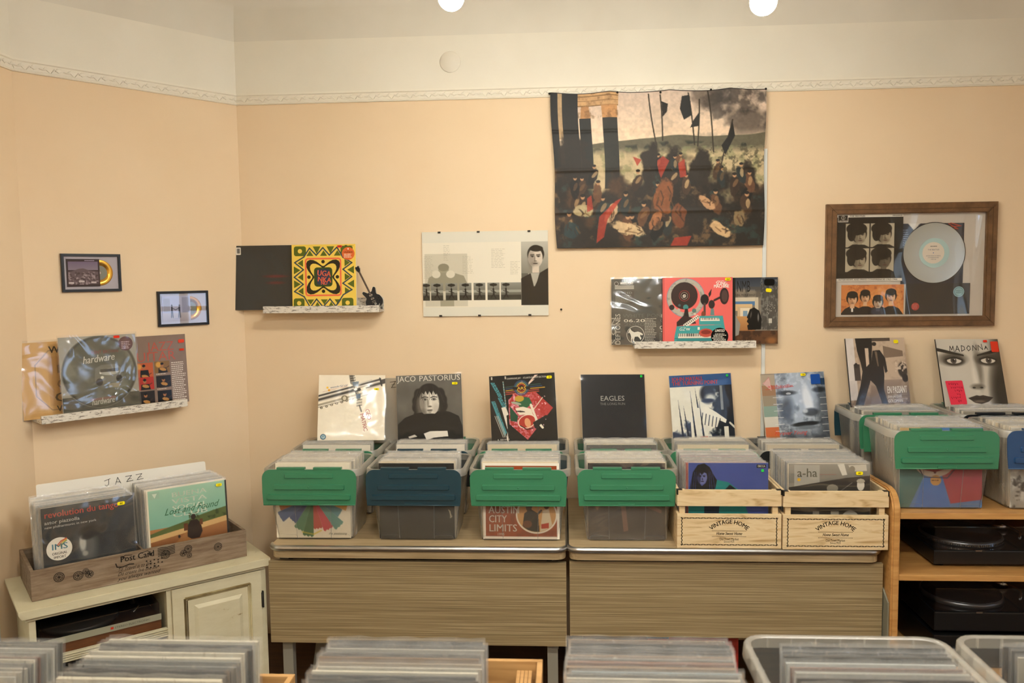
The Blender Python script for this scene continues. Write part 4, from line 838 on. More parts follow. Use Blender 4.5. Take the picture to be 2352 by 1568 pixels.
def c_nmb():
    c = Cv(170, 170, '6d6b66'); n = fbm(170, 170, 22, 5, 5); c.grad(0, 0, 1, .22, '363c46', '5a5f66'); c.mix(np.clip((.16 + .1 * (n - .5) - c.V) * -20, 0, 1), '8b8071'); c.mix(np.clip((n - .5) * 6, 0, 1) * (c.V > .14), '5c564c', .7)
    c.rect(.60, .10, 1, .78, '4c4b47', .75); c.mix(np.clip((fbm(170, 170, 8, 9) - .55) * 9, 0, 1) * (c.U > .58), '8f8c84', .6); c.dots(30, .006, 'ded9cc', 8, (.7, .40, .95, .55))
    for x0, y0, x1, y1, col in ((0, .30, .54, .36, 'd2c6ae'), (.46, .30, .54, .75, 'c9bda5'), (.0, .36, .46, .42, '5d83a6'), (0, .40, .40, .50, 'd9b98a'), (.05, .44, .40, .60, 'cdb28c'), (.12, .46, .34, .58, 'e2d4b8'), (.18, .5, .29, .58, '86a0b0')): c.rect(x0, y0, x1, y1, col)
    c.grad(0, .58, .46, .80, 'c79862', 'a6764a'); c.rect(0, .80, 1, 1, '4b3526'); c.mix(np.clip((n - .45) * 6, 0, 1) * (c.V > .8), '6d4c33', .8); c.ell(.85, .95, .12, .05, '93673f', soft=.9)
    c.poly([(.34, .48), (.44, .45), (.56, .50), (.62, .62), (.60, .78), (.30, .79), (.28, .72), (.32, .70), (.27, .66), (.30, .62), (.27, .60)], '121110'); c.ell(.54, .60, .02, .06, 'a8a49b', .7, soft=.8); c.ell(.37, .56, .015, .05, '807c74', .7, ang=15, soft=.8)
    c.rect(.78, .62, .86, .69, 'c4bfb2'); c.poly([(0, .55), (.12, .70), (.08, .86), (0, .88)], '9a978f'); return c
cover('record sleeve with a black stone head and thin dark capitals', pose(.8615, -.034, 1.4685, .04, 0, 0), c_nmb(), lambda a: (a.text('NMB', .39, .215, .17, '17150f', wd=.20), a.text('THE NEAL MORSE BAND', .30, .28, .035, '2b251c', wd=.36), a.text('INNOCENCE & DANGER', .30, .975, .032, 'cfc5b0', wd=.36),
      ), m=M_GLOSSP, th=.012, base='1d1a16', stickers=[(.87, .075, .155, .10, '15120d', None, dict(name='hype_sticker', lab='black rectangular sticker')), (.86, .195, .085, .055, YS, None, dict(rot=6))], film_=False, cx0=.37)
def c_song():
    c = Cv(190, 180, 'e8736d'); c.line([(.018, 0), (.018, 1)], .006, 'a8463f'); A = c.asp
    c.ring(.33, .30, .205, .27, 'b9b3a4'); c.ring(.33, .30, .265, .272, '8398ab'); c.mix(np.clip((fbm(180, 190, 8, 7) - .55) * 8, 0, 1) * ((c.U - .33) ** 2 + (c.V * A - .30 * A) ** 2 > .045) * ((c.U - .33) ** 2 + (c.V * A - .30 * A) ** 2 < .07), '8b867b', .6)
    c.ell(.31, .27, .19, .19, '40302c', soft=.02); c.ring(.31, .27, .07, .076, 'b34a42'); c.ring(.31, .27, .045, .05, 'c9b7a6'); c.ell(.31, .27, .032, .032, '1f1a19'); c.dots(7, .008, 'e8e0d2', 5, (.29, .25, .33, .29))
    for x, y, r, col in ((.13, .44, .038, '39302e'), (.23, .48, .022, 'b9b3a4'), (.24, .41, .018, '4f6b6e'), (.45, .49, .03, '5f8077'), (.46, .54, .018, 'cfc6b4'), (.33, .44, .038, '4d8f8d')): c.ell(x, y / 1, r, r, col)
    c.poly([(.29, .62), (.32, .46), (.36, .46), (.38, .62)], '2c2625'); c.poly([(.20, .66), (.30, .56), (.44, .60), (.48, .68), (.2, .72)], '40322f')
    c.ell(.60, .33, .06, .075, '2c2625'); c.rect(.585, .38, .615, .56, '5a4a45'); c.poly([(.655, .24), (.70, .17), (.69, .26), (.66, .30)], '2c2625'); c.ell(.70, .40, .045, .06, '3d3230'); c.poly([(.69, .46), (.73, .46), (.74, .56), (.68, .56)], '6e8c8a')
    c.line([(.74, .34), (.86, .28)], .03, '3c302e'); c.ell(.88, .28, .065, .115, '3a2b2a'); c.ell(.885, .28, .045, .085, '5b4541')
    c.rect(.60, .48, .57, .6, 'b9b3a4'); c.ell(.58, .55, .028, .05, '8a4a35')
    c.poly([(.52, .57), (.86, .57), (.88, .70), (.52, .70)], '4ba3a2'); c.poly([(.54, .60), (.80, .60), (.82, .645), (.54, .645)], 'e6dfd0')
    for k in range(11): c.rect(.545 + k * .024, .60, .555 + k * .024, .63, '241f1d')
    c.poly([(.29, .70), (.50, .55), (.53, .59), (.33, .745)], 'e6dfd0'); 
    for k in range(9): c.line([(.315 + k * .023, .70 - k * .016), (.325 + k * .023, .715 - k * .016)], .010, '241f1d')
    c.poly([(.20, .72), (.88, .70), (.90, .82), (.92, 1), (.16, 1), (.17, .86)], '4ba3a2'); c.rect(.22, .83, .70, .90, 'e2dac9')
    for k in range(18): c.rect(.225 + k * .026, .83, .237 + k * .026, .87, '2a2422')
    c.rect(.20, .91, .88, .985, '418f90'); c.line([(.17, .90), (.90, .90)], .006, '2a5f62'); c.ell(.62, .82, .10, .06, 'c05a49'); c.ell(.62, .81, .07, .03, '8a3a30'); return c
def d_song(a):
    a.text('SONG', .76, .115, .052, 'f5efe4', wd=.16, bold=.03); a.text('MACHINE', .73, .155, .046, 'f5efe4', wd=.22, bold=.03); a.greek(.78, .05, .9, 1, .02, 'f3d9d0', .008)
    a.text('GZ', .23, .785, .045, 'e4ddce', shear=.3); a.text('W', .33, .785, .04, 'e9e2d4', bold=.03); a.poly([(.50, .735), (.53, .735), (.53, .775), (.50, .775)][::-1], 'efe8da', 2)
    for i in range(6): t = 2 * PI * i / 6; a.circ(.31 + .018 * math.cos(t), .27 + .018 * math.sin(t), .007, 'efe8da', 2, n=8)
o = cover('coral pink boxed record with a painted turntable and keyboards', pose(.6375, -.068, 1.4685, .03, 0, 0) @ Matrix.Scale(1, 4), c_song(), d_song, w=.325, h=.318, th=.030, film_=False, m=M_GLOSSP, base='a94a44', name='record_box', stickers=[(.93, .03, .08, .042, YS, '360')])
a = Art(.325, .318); a.circ(.815, .875, .125, '16130f', 2, n=44); a.text('LIMITED', .815, .81, .038, 'ece6d8', al='c', bold=.03, shear=.2, lay=3, wd=.14)
for r, n in enumerate((3, 4, 4, 5, 4, 4, 3)): a.greek(.815 - .022 * n, .835 + r * .020, .815 + .024 * n, 1, .02, 'ddd7c8', .010, seed=r + 9, lay=3)
s_ = a.build('hype_sticker', M_MATTE, o, T(0, -.001, 0)); s_['label'] = 'round black sticker'

# diagonal ledge : three sleeves
def pd(s, off, z, l, w=.315): return MD @ T(LD - s, -off, z) @ Matrix.Rotation(-l, 4, 'X')
def c_lea():
    c = Cv(140, 140, 'd8b070'); c.tex(.03, 30, 3); c.line([(.18, .30), (.35, .12), (.98, .10)], .008, '8c7350'); c.line([(.18, .30), (.17, .70), (.35, .90), (.98, .92)], .008, '8c7350'); c.rect(.33, .2, 1, .85, 'c79d62', .6); return c
def d_lea(a):
    a.text('WE', .35, .15, .09, '54442c', wd=.2, bold=.04); a.text('LY', .42, .42, .11, 'a27f4e', wd=.3, bold=.03); a.text('C', .42, .62, .11, 'a27f4e', bold=.03); a.text('CE', .38, .80, .12, '6b5433', wd=.25, bold=.04); a.text('VOL', .40, .93, .08, '5d4a2e', wd=.22, bold=.04)
cover('tan record sleeve in crinkled plastic at the left end of the diagonal wall ledge', pd(.864, .040, 1.241, .06), c_lea(), d_lea, fm=M_CRINKLE, film_=True)
def c_jg():
    c = Cv(150, 150, '8c7768'); c.tex(.02, 25, 5)
    g = [(.24, .38, .50, .62), (.52, .37, .74, .54), (.24, .58, .50, .76), (.53, .58, .745, .75), (.24, .78, .50, .98), (.54, .79, .745, .97), (.0, .38, .22, .56), (.0, .58, .22, .76), (.0, .78, .22, .98)]
    for i, (x0, y0, x1, y1) in enumerate(g):
        c.rect(x0, y0, x1, y1, ['c0653a', '8a6a3c', 'b5392b', '1f1b15', '2b2620', '14120e', '7a3b22', '3c3020', '5a4a34'][i]); cx = (x0 + x1) / 2
        if i in (0, 1): c.ell(x0 + .06, y0 + .05, .04, .04, 'd9a54c', .9, soft=.5)
        c.poly([(cx - .06, y1), (cx - .05, y0 + .10), (cx + .06, y0 + .10), (cx + .08, y1)], '1b1915'); c.ell(cx, y0 + .06, .022, .03, 'a9764f'); c.ell(cx, y0 + .04, .024, .018, '17130f')
        c.ell(cx + .01, y1 - .05, .05, .022, 'b98a4c', ang=15); c.line([(cx + .05, y1 - .06), (cx + .10, y1 - .09)], .01, '4b301c')
    return c
def d_jg(a):
    a.text('JAZZ', .44, .22, .13, 'b5604c', wd=.38); a.text('GUITAR', .12, .36, .13, 'b5604c', wd=.72); a.greek(.765, .40, .99, 20, .0285, 'd9cdbd', .014, seed=8)
    for y in (.55, .765, .985): a.greek(.54, y - .0, .73, 1, .02, 'd9cdbd', .010, seed=3)
cover('brown boxed record with faded red capitals and six small photos', pd(.492, .060, 1.241, .05), c_jg(), d_jg, th=.022, film_=False, m=M_GLOSSP, name='record_box', stickers=[(.93, .10, .09, .05, 'e0503c', None), (.93, .225, .07, .03, 'd8452a', None)])
def c_disc():
    c = Cv(170, 170, 'a9a69a'); c.tex(.05, 20, 3); c.rect(0, .80, 1, 1, '4e4e40'); c.ell(.5, .49, .485, .485, '2e3024', soft=.01); c.ring(.5, .49, .475, .485, '77776a'); c.ell(.5, .49, .46, .46, '5e6152', soft=.1); c.mix(np.clip((fbm(170, 170, 40, 6) - .5) * 6, 0, 1) * ((c.U - .5) ** 2 + (c.V - .49) ** 2 < .2), '8f917f', .6)
    c.poly([(.42, .60), (.44, .44), (.52, .40), (.70, .40), (.78, .46), (.80, .60), (.70, .64), (.48, .66)], '7b7c6f'); c.ell(.62, .50, .13, .045, 'c9c8ba', .8); c.rect(.50, .46, .74, .50, '3c3d32'); c.ell(.48, .63, .045, .05, '23241c'); c.ell(.74, .60, .04, .05, '23241c'); c.ell(.52, .57, .02, .02, 'dedccd'); c.rect(.60, .66, .74, .72, 'c4b49a', .5)
    c.ell(.5, .51, .012, .012, 'e9e5d8'); return c
cover('silvery picture disc in shiny crinkled plastic, centre of the diagonal wall ledge', pd(.731, .092, 1.258, .06), c_disc(), lambda a: (a.text('hardware', .28, .37, .10, 'd4d1c2', wd=.42, shear=.3, bold=.02, rot=4), a.text('hardware', .36, .935, .085, 'c4c1b2', wd=.30, shear=.3, bold=.02, rot=3), a.poly([(.35, .845), (.68, .835), (.68, .865), (.35, .875)][::-1], '8a6a60', 1), a.text('KENT BROWN', .40, .245, .045, '8f3f34', wd=.35), a.circ(.86, .13, .098, '5c3038', 1, n=36), a.greek(.80, .10, .93, 5, .022, 'c9aeb0', .010)),
      fm=M_CRINKLE, stickers=[(.74, .03, .08, .035, 'e0402a', None)], cat='record')
# ---------------------------------------------------------------- frames
def frame_bars(W_, H_, b, d, bev=.002):
    bm = bmesh.new()
    for P in ([(-W_ / 2, 0), (W_ / 2, 0), (W_ / 2 - b, b), (-W_ / 2 + b, b)], [(W_ / 2, 0), (W_ / 2, H_), (W_ / 2 - b, H_ - b), (W_ / 2 - b, b)], [(W_ / 2, H_), (-W_ / 2, H_), (-W_ / 2 + b, H_ - b), (W_ / 2 - b, H_ - b)], [(-W_ / 2, H_), (-W_ / 2, 0), (-W_ / 2 + b, b), (-W_ / 2 + b, H_ - b)]):
        prism(bm, P, -d, 0, bev=bev)
    return bm
def disc_frame(label, M, cvf, drawf, glass):
    t = thing('framed_disc', label, 'picture', M); W_, H_ = .243, .162
    obj('frame_border', frame_bars(W_, H_, .011, .016), M_BLACK, t)
    a = Art(.222, .141); a.poly([(0, 0), (0, 1), (1, 1), (1, 0)], 'b9b4bb', 0); o = a.build('mount', M_MATTE, t, T(0, -.006, .0105))
    c = Art(.134, .118); c.slab(.001, '5a4450'); c.canvas(cvf()); drawf(c); c.build('miniature_sleeve', M_PRINT, t, T(-.034, -.0085, .022))
    bm = bmesh.new(); lathe(bm, [(.006, 0), (.030, 0), (.030, .0006), (.055, .0006), (.056, 0)], 48, M=T(.033, -.0066, .081) @ Matrix.Rotation(R(90), 4, 'X')); obj('gold_disc', bm, M_GOLD, t)
    bm = bmesh.new(); lathe(bm, [(.007, .0008), (.031, .0008)], 48, M=T(.033, -.0066, .081) @ Matrix.Rotation(R(90), 4, 'X')); obj('disc_label', bm, mat('disc_label_print', '77786b', .5), t)
    bm = bmesh.new(); bm.faces.new([bm.verts.new(p) for p in ((-.111, -.0138, .0105), (.111, -.0138, .0105), (.111, -.0138, .1515), (-.111, -.0138, .1515))]); obj('glass_pane', bm, glass, t)
def cf1():
    c = Cv(90, 80, '3c2a33'); c.grad(.05, .1, .95, .40, '7a6a85', '8d8390'); c.poly([(.15, .45), (.35, .36), (.5, .34), (.7, .42), (.95, .46), (.95, .9), (.05, .9), (.05, .46)], '6b5b60'); c.dots(60, .04, 'b5a6a8', 5, (.08, .48, .92, .92), .5); c.dots(50, .03, '43343a', 6, (.08, .48, .92, .9), .7)
    for x, y in ((.13, .85), (.44, .80), (.80, .84)): c.rect(x - .08, y - .03, x + .08, y + .04, 'c9bdbd')
    c.rect(0, 0, 1, .1, '33222b'); c.rect(0, .93, 1, 1, '33222b'); c.rect(0, 0, .04, 1, '33222b'); c.rect(.96, 0, 1, 1, '33222b'); return c
def cf2():
    c = Cv(90, 80, 'b3b4cc'); c.rect(.04, .10, .28, .62, 'a2a3b5'); c.rect(.7, .06, .96, .66, '9a9cb4'); c.grad(0, .66, 1, 1, 'bcb6bd', 'a9a0a8')
    for x in (.34, .60): c.rect(x - .03, .42, x + .03, .64, '3f4152'); c.ell(x, .38, .03, .035, '55505a'); c.line([(x - .015, .62), (x - .03, .84)], .03, '3f4152'); c.line([(x + .015, .62), (x + .03, .84)], .03, '3f4152')
    c.line([(.36, .48), (.47, .55), (.58, .48)], .022, '45475a'); return c
disc_frame('small black frame with a gold disc and a dark purple picture on the diagonal wall', MD @ T(LD - .718, 0, 1.7595), cf1, lambda a: a.greek(.55, .04, .90, 1, .03, 'a9a0b5', .03), M_GLASS)
disc_frame('small black frame with a gold disc and a pale street picture on the diagonal wall', MD @ T(LD - .318, 0, 1.592), cf2, lambda a: a.greek(.4, .88, .66, 1, .03, '8a86a5', .02), M_GLASS)
# clip frame poster
t = thing('clip_frame', 'frameless glass poster in black and white with a row of seven small photos', 'picture', T(-.3725, 0, 1.6125)); W_, H_ = .611, .409
c = Cv(300, 200, 'e3dfd0'); c.rect(0, .13, .80, .89, 'ebe4d2'); c.rect(.02, .26, .36, .88, 'd3cdba'); A = c.asp
c.ell(.17, .46, .042, .055, 'a9a48f'); c.ell(.17, .42, .044, .03, '96917d'); c.poly([(.03, .66), (.05, .54), (.12, .48), (.24, .48), (.33, .52), (.36, .62), (.36, .7), (.03, .7)], 'a19c88'); c.ell(.11, .50, .035, .03, 'ded8c6'); c.ell(.225, .50, .035, .03, 'ded8c6'); c.rect(.14, .80, .25, .88, 'aaa590')
xs_ = [.0, .067, .182, .294, .405, .517, .624]
for i, x in enumerate(xs_):
    x1 = x + (.058 if i == 0 else .095 if i < 6 else .158); c.grad(x, .605, x1, .81, '9a9a90', '55554c'); c.rect(x, .69, x1, .72, 'c4c4b8', .6); c.rect(x, .75, x1, .81, '3c3d36'); cx = (x + x1) / 2 if i < 6 else x + .04; c.ell(cx, .63, .03, .012, '2b2b25'); c.rect(cx - .002, .63, cx + .002, .70, '2b2b25')
    c.ell(cx, .68, .007, .009, '15140f'); c.line([(cx, .69), (cx + .003, .74)], .012, '15140f'); c.line([(cx, .74), (cx + .02 * (1 if i % 2 else -1), .79)], .007, '15140f'); c.line([(cx, .74), (cx - .018 * (1 if i % 2 else -1), .78)], .007, '15140f'); c.line([(cx - .02, .70), (cx + .02, .72)], .005, '15140f')
c.rect(.785, .13, 1, .875, 'a8a597'); c.grad(.785, .13, 1, .5, 'c4c1b4', '8f8c80'); c.rect(.785, .50, .84, .875, '6a685e')
head(c, .90, .32, .062, hair='2d2a24', turn=-.1, short=True); c.poly([(.785, .875), (.785, .56), (.86, .50), (.885, .66), (.93, .50), (1, .44), (1, .875)], '1d1c18'); c.poly([(.865, .50), (.93, .50), (.91, .60), (.89, .66)], 'b9b5a8')
a = Art(W_, H_); a.slab(.002, 'e3dfd0'); a.canvas(c)
for (x0, y0, x1, n, s) in ((.01, .29, .09, 15, 1), (.17, .16, .23, 7, 2), (.32, .29, .41, 12, 3), (.55, .21, .66, 13, 4), (.70, .36, .78, 9, 5), (.17, .26, .21, 5, 6)): a.greek(x0, y0, x1, n, .018, 'b3ad9a', .0035, seed=s)
o = a.build('poster', M_MATTE, t, T(0, -.008, 0)); bm = bmesh.new(); box(bm, -W_ / 2, W_ / 2, -.006, 0, 0, H_); obj('backing_board', bm, mat('hardboard', '8c8267', .8), t)
bm = bmesh.new(); bm.faces.new([bm.verts.new(p) for p in ((-W_ / 2, -.0118, 0), (W_ / 2, -.0118, 0), (W_ / 2, -.0118, H_), (-W_ / 2, -.0118, H_))]); obj('glass_pane', bm, M_GLASS, t)
for x, top in ((-.22, 1), (-.03, 1), (.215, 1), (-.22, 0), (-.03, 0), (.215, 0)):
    bm = bmesh.new(); z = H_ if top else 0; s = 1 if top else -1
    box(bm, x - .007, x + .007, -.0135, 0, min(z, z + s * .0015), max(z, z + s * .0015)); box(bm, x - .007, x + .007, -.0140, -.0130, min(z, z - s * .007) , max(z, z - s * .007)); obj('clip', bm, M_IRON, t)
# large wooden frame with silver disc
t = thing('record_award_frame', 'brown wooden frame with a silver record and group portraits behind reflecting glass', 'picture', T(1.6275, 0, 1.544)); W_, H_ = .776, .576
obj('frame_border', frame_bars(W_, H_, .048, .030, .004), M_WALNUT, t)
bm = bmesh.new()
for (x0, x1, z0, z1) in ((-.366, .366, .026, .029), (-.366, .366, .547, .550), (-.366, -.363, .026, .55), (.363, .366, .026, .55)): box(bm, x0, x1, -.0315, -.0295, z0, z1)
obj('frame_groove', bm, mat('frame_groove_brown', '54391b', .6), t)
IW, IH = .684, .484
a = Art(IW, IH); a.poly([(0, 0), (0, 1), (1, 1), (1, 0)], 'cbc2b5', 0); a.build('mount', M_MATTE, t, T(0, -.008, .046))
def U_(x): return (x - 205) / (1905 - 205)
def V_(y): return (y - 222) / (1418 - 222)
# four-portrait sleeve
sw = (972 - 208) / 1700 * IW; sh = (1000 - 230) / 1196 * IH
c = Cv(160, 160, '17140d'); c.rect(0, 0, 1, .045, 'e6dfd0'); c.rect(0, .955, 1, 1, 'e6dfd0'); c.rect(.03, .0, .18, .115, 'e6dfd0'); c.rect(.035, .01, .175, .105, '1f1b14')
for i, (x, y) in enumerate(((.15, .14), (.52, .14), (.15, .51), (.52, .51))):
    c.rect(x, y, x + .345, y + .345, 'b5aa92'); s = Cv(56, 56, 'b9ae96'); tn = (.5, .6, .5, .5)[i]
    head(s, .58, .52, .27, skin='a89c84' if i != 3 else '6d6453', hair='1c1811', turn=tn, shade='4a4234'); s.ell(.46, .22, .44, .27, '1c1811'); s.ell(.25, .45, .18, .3, '1c1811'); s.poly([(.1, 1), (.3, .88), (.8, .9), (1, 1)], '14110b')
    j0, i0 = int(y * 160), int(x * 160); c.a[j0:j0 + 56, i0:i0 + 56] = s.a
a = Art(sw, sh); a.slab(.0015, '17140d'); a.canvas(c); a.text('THE BEATLES', .20, .033, .022, '17140d', wd=.23, bold=.02); a.text('mono', .84, .033, .03, '17140d', wd=.14, bold=.03); a.text('INTERVIEWS AND PRESS CONFERENCES 1965-1966', .05, .988, .024, '17140d', wd=.88, bold=.02)
a.circ(.105, .045, .030, 'd9d2c2', 2, r0=.025); a.stroke([(.105, .02), (.105, .07)], .006, 'd9d2c2'); a.text('DISCUSSION', .105, .10, .018, 'd9d2c2', wd=.12, al='c', bold=.03)
a.build('portrait_sleeve', M_PRINT, t, T(-IW / 2 + (590 - 205) / 1700 * IW, -.0125, .046 + IH - (1000 - 222) / 1196 * IH))
# dark sleeve behind the disc
a = Art((1665 - 960) / 1700 * IW, (1040 - 343) / 1196 * IH); c = Cv(80, 80, '2b2f3c'); c.tex(.08, 12, 4); c.poly([(.1, 0), (.3, 0), (.2, .12)], 'd9d2c4'); a.slab(.001, '2b2f3c'); a.canvas(c)
a.stroke([(.75, .01), (.90, .10), (.72, .06), (.95, .05), (.78, .0)], .015, 'b9503c'); a.greek(.0, .10, .12, 8, .035, '8f97a5', .012)
a.build('dark_sleeve', M_PRINT, t, T(-IW / 2 + (1312 - 205) / 1700 * IW, -.0100, .046 + IH - (1040 - 222) / 1196 * IH))
# silver disc
dc = T(-IW / 2 + (1330 - 205) / 1700 * IW, -.0125, .046 + IH - (683 - 222) / 1196 * IH) @ Matrix.Rotation(R(90), 4, 'X')
bm = bmesh.new(); lathe(bm, [(.065, 0), (.136, .0008), (.140, .0004)], 72, M=dc); obj('silver_disc', bm, M_SILVD, t)
bm = bmesh.new(); lathe(bm, [(.139, -.001), (.143, .0002), (.143, -.001)], 72, M=dc); obj('disc_edge', bm, M_VINYL, t)
bm = bmesh.new(); lathe(bm, [(.0, .0010), (.069, .0010)], 64, M=dc); obj('disc_centre_ring', bm, mat('pale_teal_paper', 'a9c6c2', .4), t)
a = Art(.1, .1); a.circ(.5, .5, .50, 'ddd2c2', 0, n=56)
a.text('DISCUSSION', .5, .22, .05, '3a3c46', wd=.3, al='c', bold=.03); a.text('THE BEATLES', .5, .38, .06, '4a5470', wd=.52, al='c'); a.text('INTERVIEWS & PRESS', .5, .66, .045, '4a5470', wd=.66, al='c'); a.text('CONFERENCES', .5, .74, .045, '4a5470', wd=.5, al='c'); a.text('1965-66', .5, .82, .045, '4a5470', wd=.25, al='c'); a.circ(.5, .5, .025, '6d86b0', 2)
a.build('disc_label', M_MATTE, t, T(-IW / 2 + (1320 - 205) / 1700 * IW, -.0138, .046 + IH - (683 - 222) / 1196 * IH - .05))
# colour group portrait
c = Cv(200, 100, 'd58a4c'); c.mix(np.clip((fbm(100, 200, 26, 3) - .5) * 5, 0, 1), 'e5a766', .8); c.mix(np.clip((fbm(100, 200, 12, 9) - .6) * 8, 0, 1), 'b06236', .7)
for x, y, r in ((.18, .50, .075), (.385, .44, .068), (.59, .62, .07), (.795, .42, .073)):
    c.poly([(x - .2, 1.0), (x - .12, .80), (x - .04, .72), (x + .05, .72), (x + .13, .80), (x + .2, 1)], '15161b'); head(c, x, y, r, skin='e0b994' if x != .59 else 'c9c2b4', hair='12100e', shade='a8744c', turn=.1); c.ell(x, y - .17, r * 1.15, r * .8, '12100e')
c.ell(.6, .9, .12, .06, '2c3c55', .8); c.rect(.165, .78, .195, .90, 'e6e0d5')
a = Art((1000 - 285) / 1700 * IW, (1390 - 1043) / 1196 * IH); a.slab(.001, 'd58a4c'); a.canvas(c); a.build('group_print', M_PRINT, t, T(-IW / 2 + (642 - 205) / 1700 * IW, -.0105, .046 + IH - (1390 - 222) / 1196 * IH))
a = Art((1750 - 1020) / 1700 * IW, (1390 - 1035) / 1196 * IH); a.slab(.001, '0c0e12'); c = Cv(60, 30, '0d0f14'); a.canvas(c); a.circ(.155, .75, .062, 'b23a34', 1); a.greek(.11, .68, .20, 4, .04, 'd98a7c', .014, lay=2); a.circ(.825, .28, .085, '93b5b8', 1); a.circ(.825, .28, .070, '5f858c', 2, r0=.062); a.text('MADE IN', .825, .27, .02, '3a5a60', al='c', lay=3, wd=.09); a.text('SWEDEN', .825, .33, .02, '3a5a60', al='c', lay=3, wd=.09)
a.build('black_print', M_GLOSSP, t, T(-IW / 2 + (1385 - 205) / 1700 * IW, -.0105, .046 + IH - (1390 - 222) / 1196 * IH))
bm = bmesh.new(); bm.faces.new([bm.verts.new(p) for p in ((-IW / 2 + .001, -.0172, .047), (IW / 2 - .001, -.0172, .047), (IW / 2 - .001, -.0172, .529), (-IW / 2 + .001, -.0172, .529))]); obj('glass_pane', bm, M_ACRYL, t)

# ---------------------------------------------------------------- two desks
DZ = .714                                               # desk top height
def desk(label, x0, x1, zp0, zp1, Y0=-.762):
    t = thing('desk', label, 'desk', T(x0, Y0, 0)); L = x1 - x0; D = -Y0 - .012; r = .045
    def outline(g):
        P = []
        for cx, cy, a0 in ((r, r, 180), (L - r, r, 270)):
            for k in range(9): a = R(a0 + 90 * k / 8); P.append((cx + (r + g) * math.cos(a), cy + (r + g) * math.sin(a)))
        return P + [(L + g, D), (-g, D)]
    bm = bmesh.new(); P = outline(-.003); lo = [bm.verts.new((x, y, DZ - .052)) for x, y in P]; hi = [bm.verts.new((x, y, DZ)) for x, y in P]
    bm.faces.new(hi); bm.faces.new(lo[::-1])
    for i in range(len(P)): bm.faces.new((lo[i], lo[(i + 1) % len(P)], hi[(i + 1) % len(P)], hi[i]))
    obj('desk_top', bm, M_LAMT, t)
    bm = bmesh.new(); prof = [(-.004, .0005), (.003, .0005), (.008, -.003), (.0105, -.011), (.008, -.019), (.003, -.0225), (-.004, -.0225)]
    rings = []
    for g, z in prof: rings.append([bm.verts.new((x, y, DZ + z)) for x, y in outline(g)])
    for a, b in zip(rings, rings[1:]):
        for i in range(len(a) - 1): f = bm.faces.new((a[i], b[i], b[(i + 1)], a[(i + 1)])); f.smooth = True
    obj('metal_edge', bm, M_ALU, t)
    bm = bmesh.new(); box(bm, -.018 if x0 < -1 else .004, L - .001 if x0 < -1 else L + .018, .030, .050, zp0, zp1, .0015); obj('front_panel', bm, M_LAM, t)
    for x in (.035, L - .06):
        for y in (.10, D - .10):
            bm = bmesh.new(); box(bm, x - .022, x + .022, y - .02, y + .02, 0, DZ - .052, .003); obj('leg', bm, mat('grey_metal_leg', '8f8a7c', .5), t)
        bm = bmesh.new(); box(bm, x - .015, x + .015, .12, D - .12, DZ - .10, DZ - .06, .002); obj('side_rail', bm, mat('grey_metal_leg'), t)
    bm = bmesh.new(); box(bm, .06, L - .06, .055, .07, zp1, DZ - .052); obj('gap_shade_strip', bm, M_DARK, t)  # dark strip standing in for the shade in the gap under the top
    return t
desk('grey oak desk with a metal edged top, nearer the diagonal wall', -1.209, .0085, .290, .640)
desk('grey oak desk with a metal edged top, beside the beech bookshelf', .0165, 1.2440, .335, .648)
bm = bmesh.new(); vs = prism(bm, [(-.775, 0), (-.45, 0), (-.45, .545), (-.72, .545), (-.775, .505)], 1.2655, 1.2715)
for v in vs: v.co = Vector((v.co.y, v.co.x, v.co.z))
bmesh.ops.recalc_face_normals(bm, faces=bm.faces); tag(obj('grey_board', bm, mat('grey_board_paint', '7d7a68', .6)), 'upright grey board between the right desk and the bookshelf', 'board')
# things under the desks
bm = bmesh.new(); prism(bm, [(-.17, 0), (.17, 0), (.13, .33), (-.13, .33)], 0, .02); tag(obj('leaning_panel', bm, mat('pale_grey_panel', '8f8a78', .6), None, T(-.98, -.45, 0) @ Matrix.Rotation(R(-8), 4, 'X')), 'pale panel leaning in the shadow under the left desk', 'panel')
t = thing('red_crate', 'red and blue box in the shadow under the right desk', 'box', T(.535, -.62, 0))
bm = bmesh.new(); box(bm, -.19, .19, 0, .35, 0, .300, .01); obj('crate_body', bm, mat('dull_red_plastic', '9c2c1e', .5), t)
bm = bmesh.new(); box(bm, -.195, -.10, -.005, .355, .28, .308, .004); obj('lid', bm, M_BLUEP, t)

# ---------------------------------------------------------------- beech bookshelf
YB = -.79
t = thing('bookshelf', 'beech bookshelf with rounded side panel, bins on top and turntables inside', 'bookshelf', T(1.2725, 0, 0)); BX = 1.345
def side(x0, x1):
    P = [(YB + .0, 0), (-.012, 0), (-.012, .935), (YB + .20, .952)]
    for k in range(9): a = R(90 * k / 8); P.append((YB + .085 - .085 * math.sin(a), .870 + .085 * math.cos(a)))
    for k in range(8): a = R(85 - 85 * k / 7); pass
    bm = bmesh.new(); vs = prism(bm, P, x0, x1, bev=.006)
    for v in vs: v.co = Vector((v.co.y, v.co.x, v.co.z))
    bmesh.ops.recalc_face_normals(bm, faces=bm.faces); return bm
obj('side_panel', side(0, .030), M_BEECH, t); obj('side_panel', side(BX, BX + .030), M_BEECH, t)
for z, n in ((.845, 0), (.600, 0), (.20, 0)):
    bm = bmesh.new(); box(bm, .0305, BX, YB + .004, -.02, z, z + .024, .003); obj('shelf_board', bm, M_BEECH, t)
bm = bmesh.new(); box(bm, .037, BX, -.018, -.012, 0.0, .93); obj('back_panel', bm, M_DARK, t)
SHZ = .869
